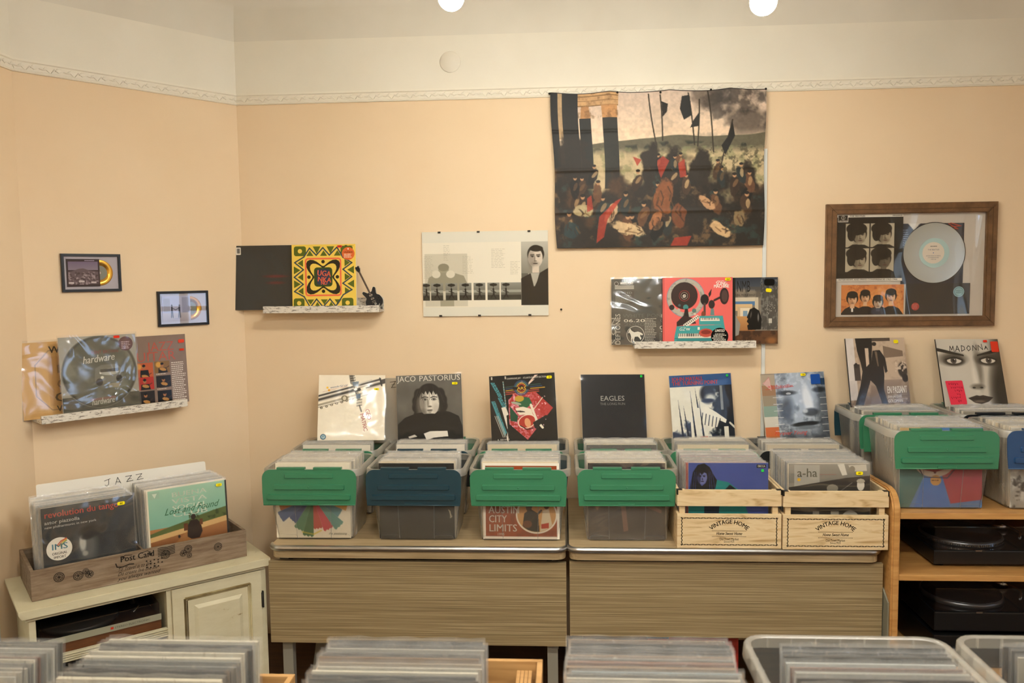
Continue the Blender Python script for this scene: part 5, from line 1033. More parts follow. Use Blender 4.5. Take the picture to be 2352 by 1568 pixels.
def turntable(label, x, z, w=.45, hb=.07, hc=.115, strobe=True, y0=-.70):
    t = thing('turntable', label, 'turntable', T(x, y0, z)); D = .36
    bm = bmesh.new(); box(bm, 0, w, 0, D, .012, hb, .006); obj('plinth', bm, M_BLACK, t)
    for fx in (.04, w - .04):
        for fy in (.05, D - .05):
            bm = bmesh.new(); lathe(bm, [(0, 0), (.022, 0), (.022, .012), (0, .012)], 20, M=T(fx, fy, 0)); obj('foot', bm, M_BLACKP, t)
    bm = bmesh.new(); cx, cy = .185, .18
    lathe(bm, [(0, hb + .022), (.150, hb + .022), (.156, hb + .018), (.158, hb + .002), (0, hb)], 72, M=T(cx, cy, 0)); o = obj('platter', bm, mat('platter_rim_metal', '77787a', .3, metal=.8), t)
    bm = bmesh.new()
    if strobe:
        for k in range(120):
            a = 2 * PI * k / 120; Mx = T(cx + .1585 * math.cos(a), cy + .1585 * math.sin(a), hb + .010) @ Matrix.Rotation(a, 4, 'Z'); box(bm, -.001, .001, -.0018, .0018, -.004, .004, M=Mx)
        obj('strobe_dots', bm, M_CHROME, o)
    bm = bmesh.new(); lathe(bm, [(0, hb + .0245), (.149, hb + .0245), (.150, hb + .022)], 64, M=T(cx, cy, 0)); obj('mat', bm, M_VINYL, t)
    bm = bmesh.new(); tube(bm, [(w - .055, .29, hb + .035), (w - .055, .12, hb + .038), (w - .09, .06, hb + .032)], .005, 10); lathe(bm, [(0, hb), (.03, hb), (.03, hb + .025), (.012, hb + .045), (0, hb + .045)], 24, M=T(w - .055, .28, 0)); obj('tonearm', bm, M_CHROME, t)
    bm = bmesh.new(); box(bm, .004, w - .004, .004, D - .004, hb + .001, hb + hc - .02, .003); obj('dust_cover', bm, M_SMOKE, t)
    bm = bmesh.new(); box(bm, .16, .185, -.002, .0, hb - .004, hb + .002); obj('latch', bm, M_CHROME, t); return t
turntable('black turntable with a dotted platter rim in the upper compartment of the bookshelf', 1.47, .624, strobe=True)
turntable('black turntable with a plain platter in the lower compartment of the bookshelf', 1.47, .36, strobe=False, hb=.09, y0=-.72)
t = thing('black_amplifier', 'black hi-fi unit beneath the lower turntable in the bookshelf', 'hi-fi unit', T(1.465, -.73, .224))
bm = bmesh.new(); box(bm, 0, .44, 0, .36, .006, .134, .004); obj('casing', bm, M_BLACK, t)
for k in range(2): bm = bmesh.new(); lathe(bm, [(0, .016), (.018, .014), (.019, 0)], 20, M=T(.08 + k * .26, 0, .07) @ Matrix.Rotation(R(90), 4, 'X')); obj('knob', bm, M_BLACKP, t)

# ---------------------------------------------------------------- storage bins
def rr3(hx_, hy, r, n=5): return rrect(hx_, hy, r, n)
def loft(bm, levels, mi=None, closed_bottom=True):
    rings = []
    for (z, a, b, r) in levels: rings.append([bm.verts.new((x, y, z)) for x, y in rr3(a, b, r)])
    for k, (p, q) in enumerate(zip(rings, rings[1:])):
        n = len(p)
        for i in range(n):
            f = bm.faces.new((p[i], p[(i + 1) % n], q[(i + 1) % n], q[i])); f.smooth = True
            if mi: f.material_index = mi[k]
    if closed_bottom: bm.faces.new(rings[0][::-1])
    return rings
def body_mesh(s=1.0, Hh=.305, hx_t=.192, hy_t=.148):
    hb = .163; hyb = .130; g = .004
    bm = bmesh.new(); loft(bm, [(.0, hb - .012, hyb - .012, .02), (.004, hb, hyb, .028), (Hh - .03, hx_t, hy_t, .035), (Hh - .004, hx_t + .002, hy_t + .001, .036)])
    for sx in (-1, 1):                                  # moulded seams on the front wall
        P0 = (sx * .072, -hyb - .0012, .01); P1 = (sx * .078, -hy_t - .0012, Hh - .04); tube(bm, [P0, P1], .0012, 4, cap=False)
        P0 = (sx * .072, hyb + .0012, .01); P1 = (sx * .078, hy_t + .0012, Hh - .04); tube(bm, [P0, P1], .0012, 4, cap=False)
        lo = rrect(.040, .012, .010, 4, cx=sx * .112, cz=.010)
        v = [bm.verts.new((x, -hyb - .0025, z)) for x, z in lo]; w = [bm.verts.new((x, -hyb + .001, z)) for x, z in lo]
        for i in range(len(v)): bm.faces.new((v[i], w[i], w[(i + 1) % len(v)], v[(i + 1) % len(v)]))
    me = bpy.data.meshes.new('bin_body'); bm.to_mesh(me); bm.free(); me.materials.append(M_BOX)
    bm = bmesh.new(); o = .016
    loft(bm, [(Hh - .030, hx_t + o + .002, hy_t + .011, .046), (Hh - .004, hx_t + o, hy_t + .010, .046), (Hh, hx_t + o - .003, hy_t + .008, .044), (Hh, hx_t + .004, hy_t + .003, .038), (Hh - .004, hx_t + .0015, hy_t, .036)], closed_bottom=False)
    for sx in (-1, 1):                                  # handle grip under the rim and ribs
        for k in range(5): y = -.10 + k * .05; box(bm, *sorted((sx * (hx_t + .001), sx * (hx_t + o))), y - .001, y + .001, Hh - .026, Hh - .002)
    for sy in (-1, 1):
        for k in range(7): x = -.15 + k * .05; box(bm, x - .001, x + .001, *sorted((sy * (hy_t + .001), sy * (hy_t + .010))), Hh - .026, Hh - .002)
    me2 = bpy.data.meshes.new('bin_rim'); bm.to_mesh(me2); bm.free(); me2.materials.append(M_RIM)
    return me, me2
def lid_mesh(name, m):
    bm = bmesh.new(); w = .197; z1 = -.006; z0 = -.152; P = []
    for k in range(8): a = R(0 + 90 * k / 7); P.append((w - .035 + .035 * math.cos(a), z1 - .035 + .035 * math.sin(a)))
    for k in range(8): a = R(90 + 90 * k / 7); P.append((-w + .035 + .035 * math.cos(a), z1 - .035 + .035 * math.sin(a)))
    P += [(-w + .001, -.10), (-w + .005, z0), (w - .005, z0), (w - .001, -.10)]
    prism(bm, P, -.003, .001, bev=.0008)
    def bar(cz, hw, hh, d):
        f = rrect(hw, hh, hh * .5, 3, 0, cz); b = rrect(hw + .002, hh + .002, hh * .5 + .001, 3, 0, cz)
        A_ = [bm.verts.new((x, -.003 - d, z)) for x, z in f]; B_ = [bm.verts.new((x, -.0029, z)) for x, z in b]; n = len(f)
        bm.faces.new(A_)
        for i in range(n): bm.faces.new((A_[(i + 1) % n], A_[i], B_[i], B_[(i + 1) % n]))
    bar(-.032, .100, .0085, .004); bar(-.078, .146, .0090, .006); bar(-.119, .171, .0095, .009); bar(-.146, .034, .003, .003)
    tube(bm, [(-w + .006, -.003, z0), (w - .006, -.003, z0)], .0022, 6)
    lathe(bm, [(.004, 0), (.0035, .001), (0, .0014)], 12, M=T(0, -.009, -.078) @ Matrix.Rotation(R(90), 4, 'X'))
    for sx in (-1, 1): box(bm, *sorted((sx * .018, sx * .135)), -.004, .016, -.006, .003, .0015)
    bmesh.ops.recalc_face_normals(bm, faces=bm.faces)
    me = bpy.data.meshes.new(name); bm.to_mesh(me); bm.free(); me.materials.append(m); return me
BODY, RIM = body_mesh(); BODYR, RIMR = body_mesh(Hh=.318, hx_t=.192, hy_t=.152)
LIDS = {k: lid_mesh('lid_' + k, m) for k, m in (('green', M_GREEN), ('navy', M_NAVY), ('black', M_BLACKP), ('blue', M_BLUEP))}
def bin_(label, x, y, z, front, rear, rot=0.0, big=False, tiltf=3.0):
    t = thing('storage_bin', label, 'storage bin', T(x, y, z) @ Matrix.Rotation(R(rot), 4, 'Z'), None)
    b, r_ = (BODYR, RIMR) if big else (BODY, RIM); Hh = .318 if big else .305; hy = .151 if big else .147
    for nm, me in (('bin_body', b), ('bin_rim', r_)):
        o = bpy.data.objects.new(nm, me); COL.objects.link(o); o.parent = t
    if front:
        o = bpy.data.objects.new('lid', LIDS[front]); COL.objects.link(o); o.parent = t; o.matrix_local = T(-.004, -hy - .017, Hh + .007) @ Matrix.Rotation(R(-tiltf), 4, 'X') ; o['label'] = '%s front lid flap' % front
    if rear:
        o = bpy.data.objects.new('lid', LIDS[rear]); COL.objects.link(o); o.parent = t; o.matrix_local = T(0, hy + .017, Hh) @ Matrix.Rotation(PI, 4, 'Z') @ Matrix.Rotation(R(0), 4, 'X'); o['label'] = '%s rear lid flap' % rear
    return t

# sleeves seen edge-on
def colour_from_object(nt, b):
    oi = N(nt, 'ShaderNodeObjectInfo'); nt.links.new(oi.outputs['Color'], b.inputs['Base Color'])
M_SLV = mat('sleeve_card', rough=.55, build=colour_from_object)
def edge_b(nt, b):
    oi = N(nt, 'ShaderNodeObjectInfo'); mx = N(nt, 'ShaderNodeMix', data_type='RGBA'); mx.inputs[0].default_value = .36
    nt.links.new(oi.outputs['Color'], mx.inputs[6]); mx.inputs[7].default_value = (*[float(x) for x in lin(hx('efe6d2'))], 1); nt.links.new(mx.outputs[2], b.inputs['Base Color'])
M_SLVE = mat('sleeve_card_edge', rough=.7, build=edge_b)
SLV = []
for k in range(10):
    g = random.Random(100 + k); bm = bmesh.new(); th = g.choice((.0035, .0045, .006, .009)); w = .1575; h = .315; n = 10
    # card with its open top edge showing
    box(bm, -w, w, 0, th, 0, h, 0)
    for f in bm.faces: f.material_index = 1 if f.normal.z > .5 or abs(f.normal.x) > .5 else 0
    ins = .0012
    ph = g.uniform(0, 6); rows = ((.0, .0, .0), (.305, 0.001, 0), (.318, .0015, .0006), (.3235, .001, .002))
    for s in (-1, 1):
        grid = []
        for j, (z, wv, up) in enumerate(((0.0, .0, 0), (.20, .0005, 0), (.31, .001, 0), (.3225, .0016, .0016))):
            grid.append([bm.verts.new(((i / n - .5) * (w * 2 + .010), (-.001 if s < 0 else th + .001) + s * abs(wv * (1 + math.sin(i * 1.9 + ph + s))) , z + up * math.sin(i * 2.3 + ph))) for i in range(n + 1)])
        for a, b in zip(grid, grid[1:]):
            for i in range(n): f = bm.faces.new((a[i], a[i + 1], b[i + 1], b[i])); f.material_index = 2; f.smooth = True
    me = bpy.data.meshes.new('record_sleeve'); bm.normal_update(); bm.to_mesh(me); bm.free()
    for m in (M_SLV, M_SLVE, M_EDGE): me.materials.append(m)
    SLV.append((me, th))
PALE = ['e9ddc4', 'dfd3bb', 'c9bda6', 'f0e6d2', 'd7c7aa', 'e6dac2', '8f8778', 'e4d2ae', '4b463c', 'd9c9aa']
DIM = ['7c7a70', '5f5f59', '938c7c', '3a3935', '25211b', '7a6a54', 'b0a893', '6d7574', '5b3a2c', '8f918a', 'c0b49a', '1b1c1a', '68513a', '9a978c', '1f1d1a', '8a8578']
NS = 0
def fill(label, group, M, ya, yb, n, cols, lean=4.0, lean2=None, seed=0, jx=.004, jz=.003, z0=.006, sc=1.0, last=None):
    """n sleeves from front (ya) to rear (yb) in the frame M, tops leaning back by lean degrees"""
    global NS
    g = random.Random(seed); lean2 = lean if lean2 is None else lean2
    for i in range(n):
        t = i / max(n - 1, 1); me, th = SLV[g.randrange(10)]
        step = abs(yb - ya) / max(n - 1, 1)
        if th > step * .8: me, th = SLV[min(range(10), key=lambda q: SLV[q][1])]
        o = bpy.data.objects.new('record_sleeve', me); COL.objects.link(o)
        o.matrix_world = M @ T(g.uniform(-jx, jx), ya + (yb - ya) * t, z0 + g.uniform(0, jz)) @ Matrix.Rotation(R(-(lean + (lean2 - lean) * t)), 4, 'X') @ Matrix.Scale(sc, 4)
        c = lin(hx(last if last and i >= n - 2 else g.choice(cols))); o.color = (*[float(x) for x in c], 1)
        tag(o, label, 'record', group); NS += 1

front = [(-1.045, -.553, 'green', 'green', 0.6, 'leftmost front-row bin'), (-.610, -.553, 'navy', 'black', 0, 'front-row bin second from the left'), (-.179, -.553, 'green', 'navy', -.5, 'front-row bin third from the left, against the gap between the desks'), (.256, -.545, 'green', 'green', .3, 'front-row bin beside the left wooden crate')]
FL_ = ['clear bin with a green flap at the left end of the front row', 'clear bin with a dark navy flap in the front row', 'clear bin with a green flap holding a rust red poster sleeve, front row', 'clear bin with a green flap next to the wooden crates, front row']
SL_ = ['record sleeve filed in the leftmost front bin', 'record sleeve filed in the front bin with the dark navy flap', 'record sleeve filed in the front bin showing the rust red sleeve', 'record sleeve filed in the front bin next to the wooden crates']
BINM = []
for i, (x, y, f, r_, rot, _) in enumerate(front):
    bin_(FL_[i], x, y, DZ, f, r_, rot); M = T(x, y, DZ) @ Matrix.Rotation(R(rot), 4, 'Z'); BINM.append(M)
    fill(SL_[i], SL_[i] + 's', M, -.110, .075, 15, PALE, lean=2.5, lean2=6, seed=20 + i)
rear = [(-1.050, -.190, 'green', 'green', 0, 'the cream cover'), (-.613, -.190, 'navy', 'green', 0, 'the black and white portrait'), (-.184, -.190, 'green', 'navy', 0, 'the red diamond sleeve'), (.259, -.190, 'green', 'green', 0, 'the plain charcoal sleeve'), (.672, -.190, 'green', 'green', 0, 'the blue banded sleeve'), (1.065, -.190, 'black', 'black', 0, 'the huge grey-blue face sleeve')]
ny = [-.245, -.200, -.262, -.175, -.135, -.175]
for i, (x, y, f, r_, rot, nm) in enumerate(rear):
    bin_('clear bin in the rear row against the wall, under ' + nm, x, y, DZ, f, r_, rot)
    s = 'record sleeve filed in the rear bin under ' + nm
    fill(s, s, T(x, y, DZ), -.114, ny[i] - y, 8, PALE, lean=1.5, lean2=2.5, seed=50 + i)
# bins on the bookshelf
RB = [(1.478, -.602, 'green', 'green', 'clear bin with a green flap and red and blue picture on the bookshelf'), (1.900, -.602, 'blue', 'navy', 'clear bin with a blue flap, rightmost on the bookshelf'),
      (1.475, -.230, 'green', 'navy', 'clear bin on the bookshelf under the sepia street sleeve'), (1.905, -.230, 'black', 'green', 'clear bin on the bookshelf under the close-up face sleeve')]
for i, (x, y, f, r_, lab) in enumerate(RB):
    bin_(lab, x, y, SHZ, f, r_, 0, big=True)
    s = ['record sleeve in the green flap bin on the bookshelf', 'record sleeve in the blue flap bin on the bookshelf', 'record sleeve in the rear bookshelf bin under the sepia sleeve', 'record sleeve in the rear bookshelf bin under the close-up face'][i]
    fill(s, s, T(x, y, SHZ), -.112, [.110, .10, .05, .05][i], [19, 12, 9, 9][i], DIM[:3] + PALE, lean=2.0, lean2=2.5, seed=70 + i)

# ---------------------------------------------------------------- wooden crates
def chain(a, x0, x1, y0, y1, col):
    n = 34
    for k in range(n): x = x0 + (x1 - x0) * k / (n - 1); [a.stroke([(x - .008, y + (.006 if k % 2 else -.006)), (x + .010, y - (.006 if k % 2 else -.006))], .008, col, 1) for y in (y0, y1)]
    n = 16
    for k in range(n): y = y0 + (y1 - y0) * k / (n - 1); [a.stroke([(x + (.003 if k % 2 else -.003), y - .018), (x - (.003 if k % 2 else -.003), y + .022)], .008, col, 1) for x in (x0, x1)]
def wcrate(label, x0, x1, dz=0.0, y0=-.762):
    t = thing('wooden_crate', label, 'crate', T((x0 + x1) / 2, y0, DZ)); w = (x1 - x0) / 2; D = .385; Hc = .240 + dz
    def slat(nm, *b):
        bm = bmesh.new(); box(bm, *b, .0015); return obj(nm, bm, M_PINE, t)
    fb = slat('front_board', -w, w, 0, .012, .002, .140); slat('front_slat', -w, w, 0, .012, .172, Hc - .003)
    slat('rear_board', -w, w, D - .012, D, .002, .140); slat('rear_slat', -w, w, D - .012, D, .172, Hc - .003)
    for s in (-1, 1):
        a_, b_ = sorted((s * w, s * (w - .010)))
        slat('side_board', a_, b_, .0125, D - .0125, .002, .140); slat('side_slat', a_, b_, .0125, D - .0125, .172, Hc - .003)
        for yy in (.0125, D - .0355):
            c_, d_ = sorted((s * (w - .0105), s * (w - .0325))); slat('corner_post', c_, d_, yy, yy + .023, .004, Hc - .006)
        bm = bmesh.new(); e0, e1 = sorted((s * (w + .001), s * (w - .020))); box(bm, e0, e1, -.001, .020, Hc - .0033, Hc - .0018); f0, f1 = sorted((s * (w + .0012), s * (w - .0002))); box(bm, f0, f1, -.0012, .018, Hc - .022, Hc - .002); box(bm, *sorted((s * (w + .001), s * (w - .004))), -.0014, -.0002, Hc - .022, Hc - .002); obj('corner_bracket', bm, M_IRON, t)
    slat('base_board', -w + .0335, w - .0335, .037, D - .037, .001, .008)
    a = Art(2 * w, .136); K = '35291a'; chain(a, .045, .955, .11, .90, K)
    def arc(V):
        Rr = .25; x = V[:, 0]; th = x / Rr; r = Rr + V[:, 1]; return np.stack([r * np.sin(th), r * np.cos(th) - Rr], -1)
    a.text('VINTAGE HOME', .5, .27, .042, K, wd=.37, al='c', bold=.02, warp=lambda V: arc(V))
    for y in (.485, .655):
        for k in range(26): a.circ(.34 + k * .0128, y, .0038, K, 1, n=6)
    a.text('Home Sweet Home', .5, .605, .030, K, wd=.25, al='c', shear=.35, bold=.02, lay=1); a.text('Old Town Market', .5, .765, .024, K, wd=.185, al='c', lay=1, bold=.005); a.text('Since1925', .5, .835, .022, K, wd=.10, al='c', lay=1, bold=.005)
    a.merge(fb, M_MATTE, T(0, -.0002, .003))
    return t
wcrate('pale lettered wooden crate with a blue sleeve at the front', .4485, .8555)
wcrate('pale lettered wooden crate with a grey group photo sleeve at the front', .8600, 1.2640, dz=-.002, y0=-.770)
SC1 = 'record sleeve in the left wooden crate, behind the blue sleeve'; SC2 = 'record sleeve in the right wooden crate, behind the grey group photo sleeve'
fill(SC1, SC1, T(.650, -.762, DZ), .064, .300, 20, ['6b4a30', '8c8a80', 'd9cdb4', 'b09a78', 'a33d2c', 'cfc4ae', '8a7a64', 'e3d9c4', '4a4238'], lean=2.5, lean2=4, seed=90, z0=.0105)
fill(SC2, SC2, T(1.052, -.770, DZ), .064, .310, 20, ['8f8778', 'b9ad98', 'd9cdb4', '5b6068', '2e3f55', 'cfc4ae', 'c7b79c', '7d7a70'], lean=2.5, lean2=4, seed=91, z0=.0105)

# ---------------------------------------------------------------- the sleeves facing out at the front of each bin
def binpose(M, y, lean=2.0, x=0.0): return M @ T(x, y, .007) @ Matrix.Rotation(R(-lean), 4, 'X')
def c_awk():
    c = Cv(130, 130, 'e6dcc6'); A = [(.5, .12)]
    cols = ['c07a4c', 'b06a42', '4c5f86', '3f5078', '4a7a58', '3c6a44', 'b3463e', 'c23e4c', '5d8f86', '5a8a90', 'cf9a4e', '3b6da0']
    for k, col in enumerate(cols):
        a0 = R(-10 + k * 200 / 12 + 0); a1 = R(-10 + (k + 1) * 200 / 12); r = .47 + .05 * ((k * 7) % 3 - 1)
        P = [(.5, .45)] + [(.5 - r * math.cos(a0 + (a1 - a0) * j / 6) , .45 + r * math.sin(a0 + (a1 - a0) * j / 6) * (1 + .04 * (j % 2))) for j in range(7)]
        c.poly(P, col, .92)
    c.line([(.35, .92), (.5, .95), (.6, .90)], .02, 'd8b93c', .6); c.tex(.02, 6, 3); return c
cover('white record sleeve with a painted fan of colours inside the leftmost front bin', binpose(BINM[0], -.125, x=-.004), c_awk(), lambda a: a.text('the awakening', .70, .955, .03, '4a4a42', shear=.3, wd=.25), film_=False)
def c_blk():
    c = Cv(130, 130, '2c2a26'); c.tex(.02, 30, 3)
    for k in range(9): c.ell(.08 + k * .10, .46, .018, .03, 'c9b79a' if k % 3 else 'a0663c'); c.ell(.08 + k * .1, .50, .016, .016, '8f8068')
    for k in range(5): c.line([(.92 + .01 * k, .62 + .02 * k), (.94, .64 + .02 * k)], .012, 'd9cdb0')
    return c
cover('near black record sleeve with small pale shapes inside the navy flap bin', binpose(BINM[1], -.125), c_blk(), None)
def c_aus():
    c = Cv(170, 170, 'a3532f'); c.mix(np.clip((fbm(170, 170, 22, 5) - .55) * 8, 0, 1), '7d3c22', .6)
    c.ell(.70, .68, .27, .245, 'ece2d0', soft=.02); c.ell(.70, .68, .25, .225, 'c99860', soft=.02)
    inside = ((c.U - .70) / .245) ** 2 + ((c.V - .68) / .22) ** 2 < 1; k0 = c.a.copy()
    c.poly([(.50, .95), (.54, .66), (.62, .60), (.72, .66), (.74, .95)], '1c1714'); c.ell(.63, .54, .045, .055, 'c48f68'); c.ell(.60, .56, .04, .08, '2c1d14', .8); c.line([(.54, .84), (.76, .62)], .025, '3c2a1c'); c.ell(.58, .80, .06, .05, '6d3f22'); c.poly([(.74, .92), (.78, .62), (.86, .60), (.92, .9)], 'd8c6a8'); c.ell(.83, .56, .035, .045, '6b4630'); c.ell(.83, .51, .065, .018, 'efe6d6'); c.ell(.83, .49, .035, .025, 'efe6d6'); c.poly([(.76, .8), (.86, .78), (.86, .85), (.76, .86)], 'b5402c')
    c.a = np.where(inside[..., None], c.a, k0); c.poly([(.55, .42), (.82, .42), (.80, .50), (.62, .52)], 'ded3bf')
    for x0, y0, x1, y1 in ((0, 0, 1, .035), (0, .965, 1, 1), (0, 0, .035, 1), (.965, 0, 1, 1)): c.rect(x0, y0, x1, y1, 'efe7d8')
    return c
cover('rust red record sleeve with white poster lettering inside a front bin', binpose(BINM[2], -.125, x=.004), c_aus(), lambda a: [a.text(s, .07, y, .095, 'e9dfcf', wd=w_, bold=.015) for s, y, w_ in (('AUSTIN', .66, .40), ('CITY', .78, .24), ('LIMITS', .90, .37))] + [a.text('1995', .18, .955, .035, 'd9cdbb')], film_=False)
def c_drk():
    c = Cv(110, 110, '3d322e'); c.tex(.03, 20, 3)
    for P in ([(.40, .30), (.46, .30), (.52, .88), (.46, .90)], [(.08, .55), (.22, .40), (.24, .45), (.12, .62)], [(.72, .50), (.95, .62), (.94, .66), (.70, .56)]): c.poly(P, '9c6f5c', .8)
    c.ell(.43, .35, .08, .10, '8a6252', .7, soft=.8); c.ell(.75, .5, .15, .10, '5c3f38', .7, soft=.9); return c
cover('dark brown record sleeve with faint pale figures inside a front bin', binpose(BINM[3], -.125), c_drk(), None, fm=M_CRINKLE)
def c_dec():
    c = Cv(170, 170, '48558f'); c.tex(.02, 30, 3)
    c.poly([(.02, .32), (.06, .12), (.12, .03), (.20, .01), (.27, .06), (.32, .16), (.37, .24), (.36, .33), (.30, .40), (.02, .40)], '17161c'); c.poly([(.12, .12), (.17, .10), (.23, .14), (.22, .26), (.17, .30), (.13, .24)], '4f5a92')
    c.ell(.175, .19, .062, .085, '6a6f9c', soft=.15); c.poly([(.105, .10), (.24, .09), (.25, .15), (.20, .125), (.17, .16), (.15, .13), (.12, .19)], '17161c'); c.ell(.135, .20, .022, .07, '2a2c48', .8, soft=.6)
    for x in (.152, .200): c.ell(x, .178, .016, .007, '14131a', soft=.4); c.line([(x - .018, .166), (x + .016, .162)], .006, '14131a')
    c.ell(.178, .212, .008, .018, '2a2c48', .8, soft=.5); c.ell(.178, .240, .020, .006, '14131a', soft=.4)
    for x0, x1 in ((.05, .03), (.08, .06), (.10, .09), (.26, .27), (.28, .30), (.30, .34)): c.line([(x0, .12), (x1, .36)], .005, '3c4880')
    c.poly([(.36, .22), (.50, .25), (.62, .34), (.68, .45), (.80, .8), (0, .8), (0, .42), (.10, .36), (.25, .40), (.34, .33)], '237f7a'); c.poly([(.40, .40), (.52, .28), (.60, .34), (.56, .42), (.50, .38), (.48, .46), (.42, .48)], '14161c'); c.poly([(.2, .5), (.4, .44), (.38, .7), (.2, .7)], '1a2b3c'); return c
a_ = cover('blue record sleeve with a black line drawing of a long haired man', T(.657, -.722, DZ + .020) @ Matrix.Rotation(R(-2), 4, 'X'), c_dec(), lambda a: (a.poly([(.855, .022), (.97, .022), (.97, .065), (.855, .065)][::-1], '15130f', 1), a.text('DECCA', .9125, .054, .026, 'e8e0cf', wd=.09, al='c', bold=.02, lay=2)), stickers=[(.925, .095, .034, .034, '35c956', None)])
def c_aha():
    c = Cv(170, 170, '8f8b80'); c.grad(0, 0, 1, .25, '9a968b', '7d7a70'); c.rect(.07, .02, .38, .30, 'b3b0a6', .8); c.poly([(.0, .30), (.35, .24), (.70, .18), (1, .15), (1, 1), (0, 1)], '24211d')
    c.poly([(.60, .01), (.68, .0), (.72, .14), (.66, .15)], 'd9d5c8'); c.poly([(.73, .02), (.95, .01), (.96, .09), (.78, .10)], 'cfc9b9'); c.ell(.78, .07, .035, .04, '8f8878')
    c.ell(.05, .42, .06, .07, 'c9c1b0'); c.ell(.54, .37, .065, .09, 'cdc5b4'); c.ell(.54, .31, .07, .05, '8b8475'); c.poly([(.44, .5), (.5, .42), (.6, .42), (.66, .5)], '3c3832'); c.ell(.885, .27, .045, .07, 'dcd5c6'); c.ell(.885, .22, .05, .03, 'b5ad9b'); c.poly([(.78, .5), (.84, .36), (.93, .34), (1, .40), (1, .5)], '191713'); c.poly([(.87, .35), (.91, .35), (.90, .46)], 'd9d2c2'); c.poly([(.12, .36), (.22, .34), (.30, .40), (.14, .42)], '6d675b'); c.line([(.62, .36), (.78, .24)], .008, '8b8578')
    c.poly([(.3, .6), (.38, .6), (.38, 1), (.3, 1)], '8f897b'); c.poly([(.52, .6), (.62, .6), (.62, 1), (.52, 1)], 'a7a090'); c.ell(.76, .70, .11, .11, 'bdb8aa', .9); return c
cover('grey record sleeve with a black and white group photo in the right wooden crate', T(1.050, -.730, DZ + .018) @ Matrix.Rotation(R(-2), 4, 'X'), c_aha(), lambda a: (a.text('a-ha', .10, .165, .11, '5e6152', wd=.25, bold=.01), a.greek(.38, .13, .62, 1, .02, '9c6f66', .008), a.circ(.125, .20, .021, 'e8bb2c', 1), a.greek(.70, .70, .82, 4, .014, '3a362e', .006)), fm=M_CRINKLE, stickers=[(.865, .115, .085, .042, YS, '80')])
def c_red():
    c = Cv(130, 130, '5f88b5'); c.poly([(0, 0), (.35, 0), (.30, .6), (.12, 1), (0, 1)], '557f78'); c.poly([(0, 0), (.25, 0), (.25, .25), (0, .4)], 'c7a978'); c.poly([(.45, .2), (1, .1), (1, .9), (.62, .95), (.50, .55)], 'b03f52'); c.poly([(.18, 1), (.30, .62), (.50, .55), (.62, 1)], '4a7fc0'); c.ell(.42, .42, .25, .20, 'd9c6b4', soft=.05)
    c.ell(.34, .38, .09, .09, 'b0434b'); c.ell(.34, .38, .05, .06, 'cdb4a4'); c.ell(.52, .38, .09, .08, 'b0434b'); c.ell(.52, .37, .05, .05, 'cdb4a4'); c.line([(.43, .2), (.43, .56)], .03, '6b4650'); c.line([(.25, .50), (.43, .54), (.62, .48)], .035, 'a8404a'); c.ell(.44, .66, .065, .065, 'cf9c52'); c.line([(.2, .45), (.3, .62), (.58, .63), (.7, .48)], .012, '3c3a52'); c.tex(.03, 14, 3); return c
cover('red, blue and green painted record sleeve inside the green flap bin on the bookshelf', binpose(T(1.478, -.602, SHZ), -.125), c_red(), lambda a: a.greek(.39, .655, .49, 1, .02, '7d5a2c', .012))
c = Cv(110, 110, 'b0ada4'); c.mix(np.clip((fbm(110, 110, 16, 5) - .5) * 6, 0, 1), 'e0dbd0', .9); c.mix(np.clip((fbm(110, 110, 12, 25) - .56) * 8, 0, 1), '2e2c2a', .9); c.rect(.35, .2, .6, .55, '2c2a28', .8)
cover('mottled black and white record sleeve inside the blue flap bin at the right edge', binpose(T(1.900, -.602, SHZ), -.125), c, None)
# divider cards
bm = bmesh.new(); box(bm, -.160, .160, 0, .003, 0, .315, .0005); o = obj('divider_card', bm, M_FROST, None, T(-.885, -.085, 1.003) @ Matrix.Rotation(R(-7), 4, 'X')); tag(o, 'frosted divider card with a hand drawn Z behind the cream sleeve', 'divider')
a = Art(.32, .315); a.stroke([(.635, .065), (.72, .05), (.655, .15), (.73, .14)], .008, '4b463a', 1); a.stroke([(.66, .105), (.71, .095)], .006, '4b463a', 1); a.build('hand_lettering', M_MATTE, o, T(0, -.0005, 0))

# ---------------------------------------------------------------- antique cream cabinet on the diagonal wall
CM = frame((-1.9066, -1.3172, 0), (.7600, .6499, 0)); CZ = .650; CL = .907; CD = .425
t = thing('media_cabinet', 'distressed cream cabinet with a panelled door and an open bay, standing on the left', 'cabinet', CM)
bm = bmesh.new(); P = [(-.0, CZ), (CL, CZ), (CL, CZ - .012), (CL - .006, CZ - .026), (CL - .010, CZ - .032), (.010, CZ - .032), (.006, CZ - .026), (0, CZ - .012)]
prism(bm, P, .002, CD, bev=.002); o = obj('cabinet_top', bm, M_CREAM, t)
bm = bmesh.new(); box(bm, .020, CL - .02, .018, CD - .01, CZ - .046, CZ - .032, .003); obj('top_moulding', bm, M_CREAM, t)
for a0, a1, nm in ((.032, .054, 'side_panel'), (.498, .516, 'centre_panel'), (CL - .035, CL - .013, 'side_panel')):
    bm = bmesh.new(); box(bm, a0, a1, .030, CD - .015, .0, CZ - .046, .002); obj(nm, bm, M_CREAM, t)
bm = bmesh.new(); box(bm, .0545, CL - .0355, CD - .025, CD - .015, .05, CZ - .048); obj('back_panel', bm, M_DARK, t)
bm = bmesh.new(); box(bm, .0545, .4975, .045, CD - .026, .405, .418, .001); obj('bay_shelf', bm, M_DARK, t)
bm = bmesh.new(); box(bm, .0545, .4975, .030, .045, .418, .452, .002)
for k in range(4): tube(bm, [(.0545, .0285, .423 + k * .0082), (.4975, .0285, .423 + k * .0082)], .0033, 8)
